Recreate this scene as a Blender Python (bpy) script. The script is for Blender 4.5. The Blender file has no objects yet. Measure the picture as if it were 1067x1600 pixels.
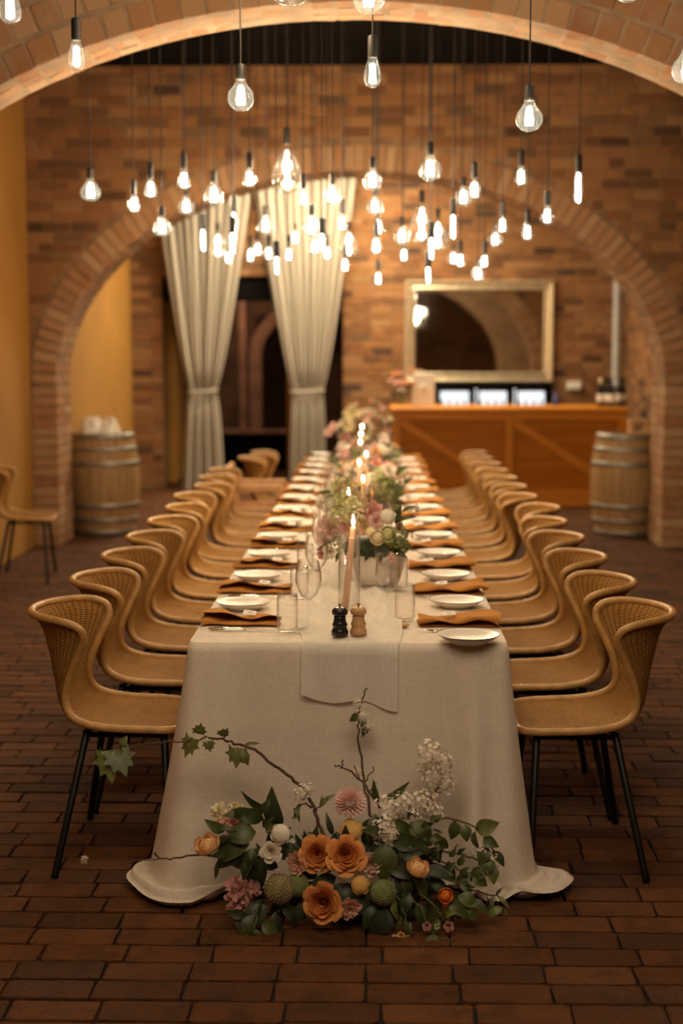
import bpy, bmesh, math, random
import numpy as np
from mathutils import Vector, Matrix, Quaternion

R = math.radians
random.seed(7)
rnd = random.Random(11)
S = bpy.context.scene
COL = S.collection

# ------------------------------------------------------------------ camera
CAM = Vector((0.07, 0.0, 1.64))
TILT, YAW, FPX = R(6.32), R(1.19), 2222.0
cd = bpy.data.cameras.new('camera')
cam = bpy.data.objects.new('camera', cd)
COL.objects.link(cam)
cam.location = CAM
cam.rotation_euler = (R(90) - TILT, 0, YAW)
cd.sensor_width = 36
cd.lens = 36 * FPX / 1600
cd.clip_start = 0.05
cd.dof.use_dof = True
cd.dof.focus_distance = 4.35
cd.dof.aperture_fstop = 1.8
S.camera = cam
CR = cam.rotation_euler.to_matrix()

# ------------------------------------------------------------------ world, exposure
w = bpy.data.worlds.new('world'); S.world = w
w.use_nodes = True
w.node_tree.nodes['Background'].inputs[0].default_value = (1.0, 0.66, 0.40, 1)
w.node_tree.nodes['Background'].inputs[1].default_value = 0.02
S.view_settings.view_transform = 'Standard'
S.view_settings.look = 'None'
S.view_settings.gamma = 1
S.view_settings.use_curve_mapping = False
S.view_settings.exposure = 0.0
S.cycles.sample_clamp_indirect = 3.0
S.cycles.max_bounces = 8
S.cycles.transparent_max_bounces = 24
BULB_COL = (1.0, 0.765, 0.50)
BULB_W = 23.0


def area(name, loc, rot, sx, sy, watts, col):
    l = bpy.data.lights.new(name, 'AREA'); l.shape = 'RECTANGLE'; l.size = sx; l.size_y = sy; l.energy = watts; l.color = col
    o = bpy.data.objects.new(name, l); COL.objects.link(o); o.location = loc; o.rotation_euler = rot
    return o


# added area fills for unseen lamps over the camera and in the bar room
area('over_camera_fill', (0.1, 1.2, 3.7), (R(30), 0, 0), 3.0, 2.0, 95, (1.0, 0.76, 0.50))
area('bar_room_fill', (-0.3, 15.8, 3.95), (0, 0, 0), 2.4, 1.6, 315, (1.0, 0.81, 0.52))


def at(px, py, Y):
    """the point of the plane y = Y that stands at this place of the 1067 x 1600 frame"""
    d = CR @ Vector(((px - 533.5) / FPX, -(py - 800) / FPX, -1))
    return CAM + d * (Y - CAM.y) / d.y


def proj(p):
    q = CR.transposed() @ (Vector(p) - CAM)
    if q.z > -0.1:
        return (-9999, -9999, 0.01)
    return (533.5 + FPX * q.x / -q.z, 800 - FPX * q.y / -q.z, -q.z)


# ------------------------------------------------------------------ helpers
def tag(o, label, cat, group=None, kind=None):
    o['label'] = label
    o['category'] = cat
    if group: o['group'] = group
    if kind: o['kind'] = kind
    return o


def thing(name, label, cat, loc=(0, 0, 0), rz=0.0, group=None, kind=None):
    o = bpy.data.objects.new(name, None)
    o.empty_display_size = 0.1
    COL.objects.link(o)
    o.location = loc
    o.rotation_euler = (0, 0, rz)
    return tag(o, label, cat, group, kind)


def place(name, me, parent=None, loc=(0, 0, 0), rot=None, scale=None):
    o = bpy.data.objects.new(name, me)
    COL.objects.link(o)
    o.parent = parent
    o.location = loc
    if rot is not None:
        if isinstance(rot, Quaternion):
            o.rotation_mode = 'QUATERNION'; o.rotation_quaternion = rot
        elif isinstance(rot, Matrix):
            o.rotation_mode = 'QUATERNION'; o.rotation_quaternion = rot.to_quaternion()
        else:
            o.rotation_euler = rot
    if scale is not None:
        o.scale = (scale,) * 3 if isinstance(scale, (int, float)) else scale
    return o


class MB:
    """collects shapes into one mesh"""
    def __init__(s):
        s.v, s.f, s.uv = [], [], {}

    def add(s, v, f):
        n = len(s.v)
        s.v.extend([tuple(p) for p in v])
        s.f.extend([tuple(i + n for i in q) for q in f])
        return n

    def box(s, c, size, M=None):
        x, y, z = size[0] / 2, size[1] / 2, size[2] / 2
        v = [Vector(p) for p in ((-x, -y, -z), (x, -y, -z), (x, y, -z), (-x, y, -z), (-x, -y, z), (x, -y, z), (x, y, z), (-x, y, z))]
        if M is not None: v = [M @ p for p in v]
        v = [p + Vector(c) for p in v]
        s.add(v, [(0, 3, 2, 1), (4, 5, 6, 7), (0, 1, 5, 4), (1, 2, 6, 5), (2, 3, 7, 6), (3, 0, 4, 7)])
        return s

    def cbox(s, c, size, ch=0.005, M=None):
        """box with chamfered edges"""
        hx, hy, hz = (k / 2 for k in size)
        ch = min(ch, hx * .8, hy * .8, hz * .8)
        v, idx = [], {}
        for sx in (-1, 1):
            for sy in (-1, 1):
                for sz in (-1, 1):
                    for k in range(3):
                        p = [sx * hx, sy * hy, sz * hz]
                        for j in range(3):
                            if j != k: p[j] -= (sx, sy, sz)[j] * ch
                        idx[(sx, sy, sz, k)] = len(v); v.append(Vector(p))
        f = []
        def face(ids, nrm):
            a, b, d = v[ids[0]], v[ids[1]], v[ids[2]]
            if (b - a).cross(d - b).dot(Vector(nrm)) < 0: ids = ids[::-1]
            f.append(tuple(ids))
        for k in range(3):
            a, b = (k + 1) % 3, (k + 2) % 3
            for sg in (-1, 1):
                q = []
                for (i, j) in ((-1, -1), (1, -1), (1, 1), (-1, 1)):
                    t = [0, 0, 0]; t[k] = sg; t[a] = i; t[b] = j
                    q.append(idx[(*t, k)])
                n = [0, 0, 0]; n[k] = sg
                face(q, n)
            for i in (-1, 1):
                for j in (-1, 1):
                    t0 = [0, 0, 0]; t0[a] = i; t0[b] = j; t0[k] = -1
                    t1 = list(t0); t1[k] = 1
                    n = [0, 0, 0]; n[a] = i; n[b] = j
                    face([idx[(*t0, a)], idx[(*t1, a)], idx[(*t1, b)], idx[(*t0, b)]], n)
        for sx in (-1, 1):
            for sy in (-1, 1):
                for sz in (-1, 1):
                    face([idx[(sx, sy, sz, k)] for k in range(3)], (sx, sy, sz))
        if M is not None: v = [M @ p for p in v]
        s.add([p + Vector(c) for p in v], f)
        return s

    def lathe(s, prof, seg=20, c=(0, 0, 0), M=None, cap=True):
        """profile of (r, z) turned about z"""
        v, f = [], []
        n = len(prof)
        for (r, z) in prof:
            for k in range(seg):
                a = 2 * math.pi * k / seg
                v.append(Vector((r * math.cos(a), r * math.sin(a), z)))
        for i in range(n - 1):
            for k in range(seg):
                k2 = (k + 1) % seg
                f.append((i * seg + k, i * seg + k2, (i + 1) * seg + k2, (i + 1) * seg + k))
        if cap:
            if prof[0][0] > 1e-5: f.append(tuple(range(seg))[::-1])
            if prof[-1][0] > 1e-5: f.append(tuple((n - 1) * seg + k for k in range(seg)))
        if M is not None: v = [M @ p for p in v]
        s.add([p + Vector(c) for p in v], f)
        return s

    def tube(s, pts, r, seg=8, closed=False, cap=True):
        P = [Vector(p) for p in pts]
        n = len(P)
        rr = r if isinstance(r, (list, tuple)) else [r] * n
        T = []
        for i in range(n):
            if closed: t = P[(i + 1) % n] - P[i - 1]
            else: t = P[min(i + 1, n - 1)] - P[max(i - 1, 0)]
            T.append(t.normalized() if t.length > 1e-9 else Vector((0, 0, 1)))
        a = Vector((0, 0, 1)) if abs(T[0].z) < .9 else Vector((1, 0, 0))
        nrm = (a - T[0] * a.dot(T[0])).normalized()
        v, f = [], []
        for i in range(n):
            nrm = (nrm - T[i] * nrm.dot(T[i]))
            nrm = nrm.normalized() if nrm.length > 1e-6 else T[i].orthogonal().normalized()
            b = T[i].cross(nrm)
            for k in range(seg):
                an = 2 * math.pi * k / seg
                v.append(P[i] + (nrm * math.cos(an) + b * math.sin(an)) * rr[i])
        for i in range(n if closed else n - 1):
            j = (i + 1) % n
            for k in range(seg):
                k2 = (k + 1) % seg
                f.append((i * seg + k, i * seg + k2, j * seg + k2, j * seg + k))
        if cap and not closed:
            f.append(tuple(range(seg))[::-1]); f.append(tuple((n - 1) * seg + k for k in range(seg)))
        s.add(v, f)
        return s

    def grid(s, fn, nu, nv, closed_u=False):
        v = [fn(i / (nu if closed_u else nu - 1), j / (nv - 1)) for j in range(nv) for i in range(nu)]
        f = []
        for j in range(nv - 1):
            for i in range(nu if closed_u else nu - 1):
                i2 = (i + 1) % nu
                f.append((j * nu + i, j * nu + i2, (j + 1) * nu + i2, (j + 1) * nu + i))
        s.add(v, f)
        return s

    def me(s, name, m=None, smooth=False, uv=None):
        me = bpy.data.meshes.new(name)
        me.from_pydata(s.v, [], s.f)
        if m is not None: me.materials.append(m)
        if smooth:
            me.polygons.foreach_set('use_smooth', [True] * len(me.polygons))
        if uv is not None:
            lay = me.uv_layers.new(name='UVMap')
            li = np.zeros(len(me.loops), dtype=np.int32); me.loops.foreach_get('vertex_index', li)
            lay.data.foreach_set('uv', np.array(uv, dtype=np.float32)[li].ravel())
        me.update()
        return me

    def obj(s, name, m, parent=None, smooth=False, loc=(0, 0, 0), rot=None, scale=None, uv=None):
        return place(name, s.me(name, m, smooth, uv), parent, loc, rot, scale)


def autosmooth(o, ang=35):
    me = o.data
    me.polygons.foreach_set('use_smooth', [True] * len(me.polygons))
    bm = bmesh.new(); bm.from_mesh(me)
    for e in bm.edges:
        if len(e.link_faces) == 2 and e.calc_face_angle(0) > R(ang): e.smooth = False
    bm.to_mesh(me); bm.free()
    return o


def dup(root, loc=None, rz=None, label=None):
    """a copy of a thing with copies of its parts and sub-parts"""
    def cp(o, parent):
        c = o.copy(); COL.objects.link(c); c.parent = parent
        for ch in o.children: cp(ch, c)
        return c
    r = cp(root, None)
    if loc is not None: r.location = loc
    if rz is not None: r.rotation_euler = (0, 0, rz)
    if label: r['label'] = label
    return r


# ------------------------------------------------------------------ materials
def _bs(m):
    return m.node_tree.nodes['Principled BSDF']


def mat(name, col, rough=0.6, metal=0.0, var=0.0, vscale=8.0, bump=0.0, bscale=60.0, spec=None, col2=None, coord='Object', sheen=0, trans=0.0):
    """procedural material: a noise between two tones, fine relief by a second noise"""
    m = bpy.data.materials.new(name); m.use_nodes = True
    nt = m.node_tree; b = _bs(m)
    b.inputs['Base Color'].default_value = (*col, 1)
    b.inputs['Roughness'].default_value = rough
    b.inputs['Metallic'].default_value = metal
    if spec is not None: b.inputs['Specular IOR Level'].default_value = spec
    if sheen: b.inputs['Sheen Weight'].default_value = sheen
    if var or col2 or bump:
        if coord == 'World':
            src = nt.nodes.new('ShaderNodeNewGeometry').outputs['Position']
        else:
            src = nt.nodes.new('ShaderNodeTexCoord').outputs['Object']
    if var or col2:
        n = nt.nodes.new('ShaderNodeTexNoise'); n.inputs['Scale'].default_value = vscale; n.inputs['Detail'].default_value = 4
        nt.links.new(src, n.inputs['Vector'])
        rp = nt.nodes.new('ShaderNodeValToRGB')
        c2 = col2 or tuple(max(0, c * (1 - var)) for c in col)
        c1 = col if col2 else tuple(min(1, c * (1 + var * .5)) for c in col)
        rp.color_ramp.elements[0].position = .32; rp.color_ramp.elements[1].position = .68
        rp.color_ramp.elements[0].color = (*c2, 1); rp.color_ramp.elements[1].color = (*c1, 1)
        nt.links.new(n.outputs['Fac'], rp.inputs[0]); nt.links.new(rp.outputs[0], b.inputs['Base Color'])
    if bump:
        n2 = nt.nodes.new('ShaderNodeTexNoise'); n2.inputs['Scale'].default_value = bscale; n2.inputs['Detail'].default_value = 3
        nt.links.new(src, n2.inputs['Vector'])
        bp = nt.nodes.new('ShaderNodeBump'); bp.inputs['Strength'].default_value = bump; bp.inputs['Distance'].default_value = .01
        nt.links.new(n2.outputs['Fac'], bp.inputs['Height']); nt.links.new(bp.outputs[0], b.inputs['Normal'])
    if trans:
        tr = nt.nodes.new('ShaderNodeBsdfTranslucent'); tr.inputs[0].default_value = (*col, 1)
        mx = nt.nodes.new('ShaderNodeMixShader'); mx.inputs[0].default_value = trans
        out = nt.nodes['Material Output']
        nt.links.new(b.outputs[0], mx.inputs[1]); nt.links.new(tr.outputs[0], mx.inputs[2]); nt.links.new(mx.outputs[0], out.inputs[0])
    return m


def brick_mat(name, cols, rough=.85, bump=.5, grime=(.08, .045, .03), grime_amt=.35):
    """every brick takes its own tone from the ramp; soot and grain by noise"""
    m = bpy.data.materials.new(name); m.use_nodes = True
    nt = m.node_tree; b = _bs(m); N = nt.nodes.new; L = nt.links.new
    b.inputs['Roughness'].default_value = rough; b.inputs['Specular IOR Level'].default_value = .25
    oi = N('ShaderNodeObjectInfo'); ge = N('ShaderNodeNewGeometry')
    ad = N('ShaderNodeMath'); ad.operation = 'ADD'; L(oi.outputs['Random'], ad.inputs[0]); L(ge.outputs['Random Per Island'], ad.inputs[1])
    fr = N('ShaderNodeMath'); fr.operation = 'FRACT'; L(ad.outputs[0], fr.inputs[0])
    rp = N('ShaderNodeValToRGB'); rp.color_ramp.interpolation = 'LINEAR'
    el = rp.color_ramp.elements
    while len(el) < len(cols): el.new(.5)
    for i, c in enumerate(cols):
        el[i].position = i / (len(cols) - 1); el[i].color = (*c, 1)
    L(fr.outputs[0], rp.inputs[0])
    n1 = N('ShaderNodeTexNoise'); n1.inputs['Scale'].default_value = 9; n1.inputs['Detail'].default_value = 6; n1.inputs['Roughness'].default_value = .65
    L(ge.outputs['Position'], n1.inputs['Vector'])
    mr = N('ShaderNodeMapRange'); mr.inputs[1].default_value = .45; mr.inputs[2].default_value = .75; mr.inputs[4].default_value = grime_amt
    L(n1.outputs['Fac'], mr.inputs[0])
    mx = N('ShaderNodeMix'); mx.data_type = 'RGBA'
    L(mr.outputs[0], mx.inputs[0]); L(rp.outputs[0], mx.inputs[6]); mx.inputs[7].default_value = (*grime, 1)
    L(mx.outputs[2], b.inputs['Base Color'])
    n2 = N('ShaderNodeTexNoise'); n2.inputs['Scale'].default_value = 70; n2.inputs['Detail'].default_value = 5
    L(ge.outputs['Position'], n2.inputs['Vector'])
    bp = N('ShaderNodeBump'); bp.inputs['Strength'].default_value = bump; bp.inputs['Distance'].default_value = .012
    L(n2.outputs['Fac'], bp.inputs['Height']); L(bp.outputs[0], b.inputs['Normal'])
    return m


def glass_mat(name, tint=(1, 1, 1), rough=.02, base=.04, edge=.65, haze=0.0):
    """thin clear glass: mostly see-through, mirror-like towards its edges"""
    m = bpy.data.materials.new(name); m.use_nodes = True
    nt = m.node_tree; N = nt.nodes.new; L = nt.links.new
    nt.nodes.remove(_bs(m))
    t = N('ShaderNodeBsdfTransparent'); t.inputs[0].default_value = (*tint, 1)
    g = N('ShaderNodeBsdfGlossy'); g.inputs['Roughness'].default_value = rough
    lw = N('ShaderNodeLayerWeight'); lw.inputs[0].default_value = .5
    pw = N('ShaderNodeMath'); pw.operation = 'POWER'; pw.inputs[1].default_value = 2.4; L(lw.outputs['Facing'], pw.inputs[0])
    mr = N('ShaderNodeMapRange'); mr.inputs[1].default_value = 0; mr.inputs[2].default_value = 1
    mr.inputs[3].default_value = base; mr.inputs[4].default_value = edge
    L(pw.outputs[0], mr.inputs[0])
    mx = N('ShaderNodeMixShader'); L(mr.outputs[0], mx.inputs[0]); L(t.outputs[0], mx.inputs[1]); L(g.outputs[0], mx.inputs[2])
    sh = mx.outputs[0]
    if haze:
        d = N('ShaderNodeBsdfTranslucent'); d.inputs[0].default_value = (.72, .92, 1, 1)
        m2 = N('ShaderNodeMixShader'); m2.inputs[0].default_value = haze; L(sh, m2.inputs[1]); L(d.outputs[0], m2.inputs[2]); sh = m2.outputs[0]
    L(sh, nt.nodes['Material Output'].inputs[0])
    return m


def glow(name, col, strength):
    m = bpy.data.materials.new(name); m.use_nodes = True
    b = _bs(m)
    b.inputs['Base Color'].default_value = (0, 0, 0, 1)
    b.inputs['Emission Color'].default_value = (*col, 1)
    b.inputs['Emission Strength'].default_value = strength
    return m


def weave_mat(name, c_hi, c_lo, row=.009, spoke=.016):
    m = bpy.data.materials.new(name); m.use_nodes = True
    nt = m.node_tree; b = _bs(m); N = nt.nodes.new; L = nt.links.new
    b.inputs['Roughness'].default_value = .7; b.inputs['Specular IOR Level'].default_value = .12
    uv = N('ShaderNodeTexCoord'); sp = N('ShaderNodeSeparateXYZ'); L(uv.outputs['UV'], sp.inputs[0])
    def M(op, a, c=None):
        n = N('ShaderNodeMath'); n.operation = op
        for i, x in enumerate((a, c)):
            if x is None: continue
            if isinstance(x, (int, float)): n.inputs[i].default_value = x
            else: L(x, n.inputs[i])
        return n.outputs[0]
    vr = M('DIVIDE', sp.outputs[1], row)
    ur = M('DIVIDE', sp.outputs[0], spoke)
    ridge = M('ABSOLUTE', M('SINE', M('MULTIPLY', vr, math.pi)))
    ov = M('SUBTRACT', M('MULTIPLY', M('ABSOLUTE', M('SINE', M('MULTIPLY', ur, math.pi))), 2.0), 1.0)
    h = M('MULTIPLY', ridge, M('ADD', M('MULTIPLY', ov, .38), .62))
    no = N('ShaderNodeTexNoise'); no.inputs['Scale'].default_value = 14; no.inputs['Detail'].default_value = 3
    L(uv.outputs['Object'], no.inputs['Vector'])
    rp = N('ShaderNodeValToRGB')
    rp.color_ramp.elements[0].position = .08; rp.color_ramp.elements[1].position = .75
    rp.color_ramp.elements[0].color = (*c_lo, 1); rp.color_ramp.elements[1].color = (*c_hi, 1)
    L(h, rp.inputs[0])
    mx = N('ShaderNodeMix'); mx.data_type = 'RGBA'; mx.blend_type = 'MULTIPLY'; mx.inputs[0].default_value = .5
    L(rp.outputs[0], mx.inputs[6])
    rp2 = N('ShaderNodeValToRGB'); rp2.color_ramp.elements[0].color = (.6, .55, .5, 1); rp2.color_ramp.elements[1].color = (1, 1, 1, 1)
    rp2.color_ramp.elements[0].position = .3; rp2.color_ramp.elements[1].position = .6
    L(no.outputs['Fac'], rp2.inputs[0]); L(rp2.outputs[0], mx.inputs[7])
    L(mx.outputs[2], b.inputs['Base Color'])
    bp = N('ShaderNodeBump'); bp.inputs['Strength'].default_value = .8; bp.inputs['Distance'].default_value = .004
    L(h, bp.inputs['Height']); L(bp.outputs[0], b.inputs['Normal'])
    return m


def linen_mat(name, col, k=900, bump=.25, trans=0.0, alpha=0.0, var=.1):
    """woven cloth: two crossed fine waves with slub noise"""
    m = bpy.data.materials.new(name); m.use_nodes = True
    nt = m.node_tree; b = _bs(m); N = nt.nodes.new; L = nt.links.new
    b.inputs['Roughness'].default_value = .9
    b.inputs['Specular IOR Level'].default_value = .15
    tc = N('ShaderNodeTexCoord')
    hs = []
    for axis, sc in ((0, (k, k * .04, k * .04)), (2, (k * .04, k * .04, k))):
        mp = N('ShaderNodeMapping'); mp.inputs['Scale'].default_value = sc
        L(tc.outputs['Object'], mp.inputs[0])
        n = N('ShaderNodeTexNoise'); n.inputs['Scale'].default_value = 1; n.inputs['Detail'].default_value = 1
        L(mp.outputs[0], n.inputs['Vector']); hs.append(n.outputs['Fac'])
    ad = N('ShaderNodeMath'); ad.operation = 'ADD'; L(hs[0], ad.inputs[0]); L(hs[1], ad.inputs[1])
    hf = N('ShaderNodeMath'); hf.operation = 'MULTIPLY'; hf.inputs[1].default_value = .5; L(ad.outputs[0], hf.inputs[0])
    rp = N('ShaderNodeValToRGB')
    rp.color_ramp.elements[0].position = .3; rp.color_ramp.elements[1].position = .65
    rp.color_ramp.elements[0].color = (*[c * (1 - var * 1.6) for c in col], 1); rp.color_ramp.elements[1].color = (*[min(1, c * (1 + var * .4)) for c in col], 1)
    L(hf.outputs[0], rp.inputs[0]); L(rp.outputs[0], b.inputs['Base Color'])
    bp = N('ShaderNodeBump'); bp.inputs['Strength'].default_value = bump; bp.inputs['Distance'].default_value = .004
    L(hf.outputs[0], bp.inputs['Height']); L(bp.outputs[0], b.inputs['Normal'])
    sh = b.outputs[0]
    if trans:
        tr = N('ShaderNodeBsdfTranslucent'); tr.inputs[0].default_value = (*col, 1)
        mx = N('ShaderNodeMixShader'); mx.inputs[0].default_value = trans; L(sh, mx.inputs[1]); L(tr.outputs[0], mx.inputs[2]); sh = mx.outputs[0]
    if alpha:
        tr = N('ShaderNodeBsdfTransparent')
        mx = N('ShaderNodeMixShader'); mx.inputs[0].default_value = alpha; L(sh, mx.inputs[1]); L(tr.outputs[0], mx.inputs[2]); sh = mx.outputs[0]
    L(sh, nt.nodes['Material Output'].inputs[0])
    return m


def wood_mat(name, c1, c2, axis=0, rough=.5, scale=6, bump=.1, spec=.5):
    m = bpy.data.materials.new(name); m.use_nodes = True
    nt = m.node_tree; b = _bs(m); b.inputs['Specular IOR Level'].default_value = spec; N = nt.nodes.new; L = nt.links.new
    b.inputs['Roughness'].default_value = rough
    tc = N('ShaderNodeTexCoord'); mp = N('ShaderNodeMapping')
    sc = [scale * 6] * 3; sc[axis] = scale * .5
    mp.inputs['Scale'].default_value = sc
    L(tc.outputs['Object'], mp.inputs[0])
    n = N('ShaderNodeTexNoise'); n.inputs['Scale'].default_value = 1; n.inputs['Detail'].default_value = 5; n.inputs['Distortion'].default_value = .6
    L(mp.outputs[0], n.inputs['Vector'])
    rp = N('ShaderNodeValToRGB')
    rp.color_ramp.elements[0].position = .3; rp.color_ramp.elements[1].position = .7
    rp.color_ramp.elements[0].color = (*c2, 1); rp.color_ramp.elements[1].color = (*c1, 1)
    L(n.outputs['Fac'], rp.inputs[0]); L(rp.outputs[0], b.inputs['Base Color'])
    bp = N('ShaderNodeBump'); bp.inputs['Strength'].default_value = bump; bp.inputs['Distance'].default_value = .005
    L(n.outputs['Fac'], bp.inputs['Height']); L(bp.outputs[0], b.inputs['Normal'])
    return m


M = {}
M['floor_brick'] = brick_mat('floor brick', [(.092, .031, .0085), (.12, .042, .012), (.057, .021, .0075), (.102, .035, .010), (.14, .052, .016), (.073, .025, .008)], rough=.78, bump=.8, grime=(.026, .012, .006), grime_amt=.8)
M['floor_joint'] = mat('floor joint', (.012, .007, .004), .95, var=.3, vscale=20, coord='World')
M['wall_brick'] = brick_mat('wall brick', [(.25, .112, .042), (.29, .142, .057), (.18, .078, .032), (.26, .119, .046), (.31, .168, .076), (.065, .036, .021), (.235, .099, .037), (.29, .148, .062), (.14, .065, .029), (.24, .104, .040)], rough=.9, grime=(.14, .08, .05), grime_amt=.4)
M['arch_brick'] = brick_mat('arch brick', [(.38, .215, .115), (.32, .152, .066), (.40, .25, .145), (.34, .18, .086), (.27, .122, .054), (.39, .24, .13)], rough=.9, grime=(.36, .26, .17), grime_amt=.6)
M['near_arch_brick'] = brick_mat('brightened dusty arch brick', [(.54, .32, .18), (.46, .23, .11), (.56, .36, .22), (.50, .27, .14), (.38, .18, .085), (.55, .34, .19)], rough=.9, grime=(.50, .37, .25), grime_amt=.6)  # arch brick tones lifted to offset the dim front light, plus pale dust
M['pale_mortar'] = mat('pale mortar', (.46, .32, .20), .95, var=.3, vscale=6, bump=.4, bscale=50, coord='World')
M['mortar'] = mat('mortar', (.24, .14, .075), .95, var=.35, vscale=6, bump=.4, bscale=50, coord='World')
M['plaster'] = mat('ochre plaster', (.35, .165, .027), .8, var=.12, vscale=1.2, bump=.08, bscale=9, coord='World')
M['black'] = mat('black ceiling paint', (.005, .004, .0036), .95, spec=.05, var=.3, vscale=3, coord='World')
M['black_metal'] = mat('black steel', (.012, .012, .013), .42, .6, bump=.05, bscale=200)
M['rattan'] = weave_mat('woven rattan', (.46, .24, .066), (.15, .066, .017), row=.0080, spoke=.015)
M['rattan_rim'] = mat('wrapped rattan rim', (.48, .265, .085), .42, var=.22, vscale=26, bump=.25, bscale=120)
M['linen'] = linen_mat('cream linen', (.76, .675, .585), var=.13, bump=.3)
M['gauze'] = linen_mat('white gauze', (.88, .83, .76), k=500, alpha=.14, trans=.15, bump=.2)
M['napkin'] = linen_mat('ochre linen', (.50, .22, .05), k=500, var=.12)
M['curtain'] = linen_mat('ivory voile', (.58, .52, .44), k=220, trans=.2, alpha=.03)
M['glass'] = glass_mat('clear glass', base=.018, edge=.95, rough=.01)
M['bulb_glass'] = glass_mat('bulb glass', (1, .985, .95), base=.04, edge=.95, haze=.010)
M['amber_glass'] = glass_mat('large bulb glass', (1, .93, .80), base=.05, edge=.95, haze=.004)
M['water'] = glass_mat('water', (.97, .97, .96), base=.03, edge=.35)
M['filament'] = glow('filament', (1.0, .90, .74), 26)
M['flame'] = glow('candle flame', (1.0, .80, .50), 60)
M['socket'] = mat('black socket', (.010, .008, .007), .55, bump=.1, bscale=150)
M['brass'] = mat('brass cap', (.62, .45, .2), .3, 1.0)
M['cord'] = mat('black cord', (.02, .014, .012), .8)
M['ceramic'] = mat('white stoneware', (.78, .72, .64), .28, var=.05, vscale=60)
M['ceramic_edge'] = mat('brown glaze edge', (.20, .12, .07), .35)
M['bowl'] = mat('white matte ceramic bowl', (.76, .70, .63), .6, var=.08, vscale=12, bump=.25, bscale=18)
M['card'] = mat('white card', (.80, .76, .70), .8)
M['ink'] = mat('dark ink', (.06, .05, .045), .8)
M['steel'] = mat('polished steel', (.86, .80, .70), .14, 1.0)
M['wax'] = mat('peach wax', (.82, .54, .36), .45, spec=.4, trans=.15)
M['oak_end'] = wood_mat('beech', (.60, .36, .17), (.46, .25, .11), axis=2, rough=.45)
M['black_lacquer'] = mat('black lacquered wood', (.014, .012, .012), .3)
M['bar'] = wood_mat('varnished pine', (.68, .27, .030), (.54, .19, .018), axis=0, rough=.45, scale=3, spec=.25)
M['bar_dark'] = wood_mat('varnished panel', (.50, .18, .015), (.36, .118, .009), axis=0, rough=.5, scale=2, spec=.15)
M['barrel'] = wood_mat('barrel oak', (.40, .24, .10), (.26, .14, .055), axis=2, rough=.6, scale=4)
M['hoop'] = mat('galvanised hoop', (.34, .32, .29), .5, .8, var=.25, vscale=14)
M['gold_frame'] = mat('champagne gilt', (.66, .55, .38), .36, .75, var=.3, vscale=30)
M['mirror'] = mat('mirror silver', (.72, .68, .62), .03, 1.0)
M['stem'] = mat('brown branch', (.10, .055, .03), .8, var=.3, vscale=60)
M['stem_green'] = mat('green stem', (.13, .17, .05), .6)

# ------------------------------------------------------------------ brickwork
def brick_variants(m, n=5, ch=.045, jit=.018):
    out = []
    for k in range(n):
        b = MB(); b.cbox((0, 0, 0), (1, 1, 1), ch)
        b.v = [tuple(c + rnd.uniform(-jit, jit) for c in p) for p in b.v]
        out.append(b.me('brick', m))
    return out


I3 = Matrix.Identity(3)


def lay(parent, bricks, m, name='brick', limit=300, rest='brick_field'):
    """the bricks that show largest as parts of their own, the rest as one part"""
    var = brick_variants(m)
    scored = []
    for b in bricks:
        x, y, z = proj(b[0])
        inside = -30 < x < 1097 and -30 < y < 1630
        scored.append(((b[1][0] * b[1][2] / z ** 2 if inside else 0) + (0 if inside else -z), b))
    scored.sort(key=lambda t: -t[0])
    for _, (c, s, q) in scored[:limit]:
        place(name, rnd.choice(var), parent, c, q, s)
    others = [b for _, b in scored[limit:]]
    if others:
        base = np.array([v.co[:] for v in var[0].vertices])
        faces = [tuple(p.vertices) for p in var[0].polygons]
        V, F = [], []
        for i, (c, s, q) in enumerate(others):
            V.append((base * np.array(s)) @ np.array(q).T + np.array(c))
            F.extend(tuple(j + i * len(base) for j in f) for f in faces)
        me = bpy.data.meshes.new(rest)
        me.from_pydata(np.concatenate(V).tolist(), [], F); me.materials.append(m); me.update()
        o = place(rest, me, parent); o['kind'] = 'stuff'
    return parent


def courses(spans, z0, z1, face, axis='x', L=.232, H=.076, J=.010, D=.05, proud=.006, out=-1, jit=.0018):
    """running bond on a wall face. axis x: the wall stands at y = face; axis y: at x = face. out: sign of the outward normal"""
    res, row, z = [], 0, z0
    while z < z1 - .02:
        h = min(H, z1 - z)
        for (a, b) in spans(z, z + h):
            u = a - ((row % 2) * .5 * (L + J) + rnd.uniform(0, .03)) if b - a > .4 else a
            while u < b - .015:
                l = L + rnd.uniform(-.012, .012)
                if rnd.random() < .10: l = L * .5
                u0, u1 = max(u, a), min(u + l, b)
                if u1 - u0 > .03:
                    p = proud + rnd.uniform(-.003, .004)
                    n = face + out * (p - D / 2)
                    c = Vector(((u0 + u1) / 2, n, z + h / 2)) if axis == 'x' else Vector((n, (u0 + u1) / 2, z + h / 2))
                    sz = (u1 - u0, D, h)
                    q = Matrix.Rotation(rnd.uniform(-.006, .006), 3, 'Y' if axis == 'x' else 'X')
                    if axis == 'y': q = q @ Matrix.Rotation(R(90), 3, 'Z')
                    res.append((c, sz, q))
                u += l + J
        z += H + J; row += 1
    return res


# ------------------------------------------------------------------ the setting
XL, XR, YB, ZC = -2.83, 3.10, 17.30, 4.02       # walls, back wall, ceiling
AC, AA, AB, AS = -.03, 2.58, 1.78, 1.39         # the arches: centre, half width, rise, springing


def arch_z(x, off=0):
    t = (x - AC) / (AA + off)
    return AS + (AB + off) * math.sqrt(max(0, 1 - t * t))


def arch_half(z, off=0):
    if z <= AS: return AA + off
    t = (z - AS) / (AB + off)
    return (AA + off) * math.sqrt(1 - t * t) if t < 1 else 0.0


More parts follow.
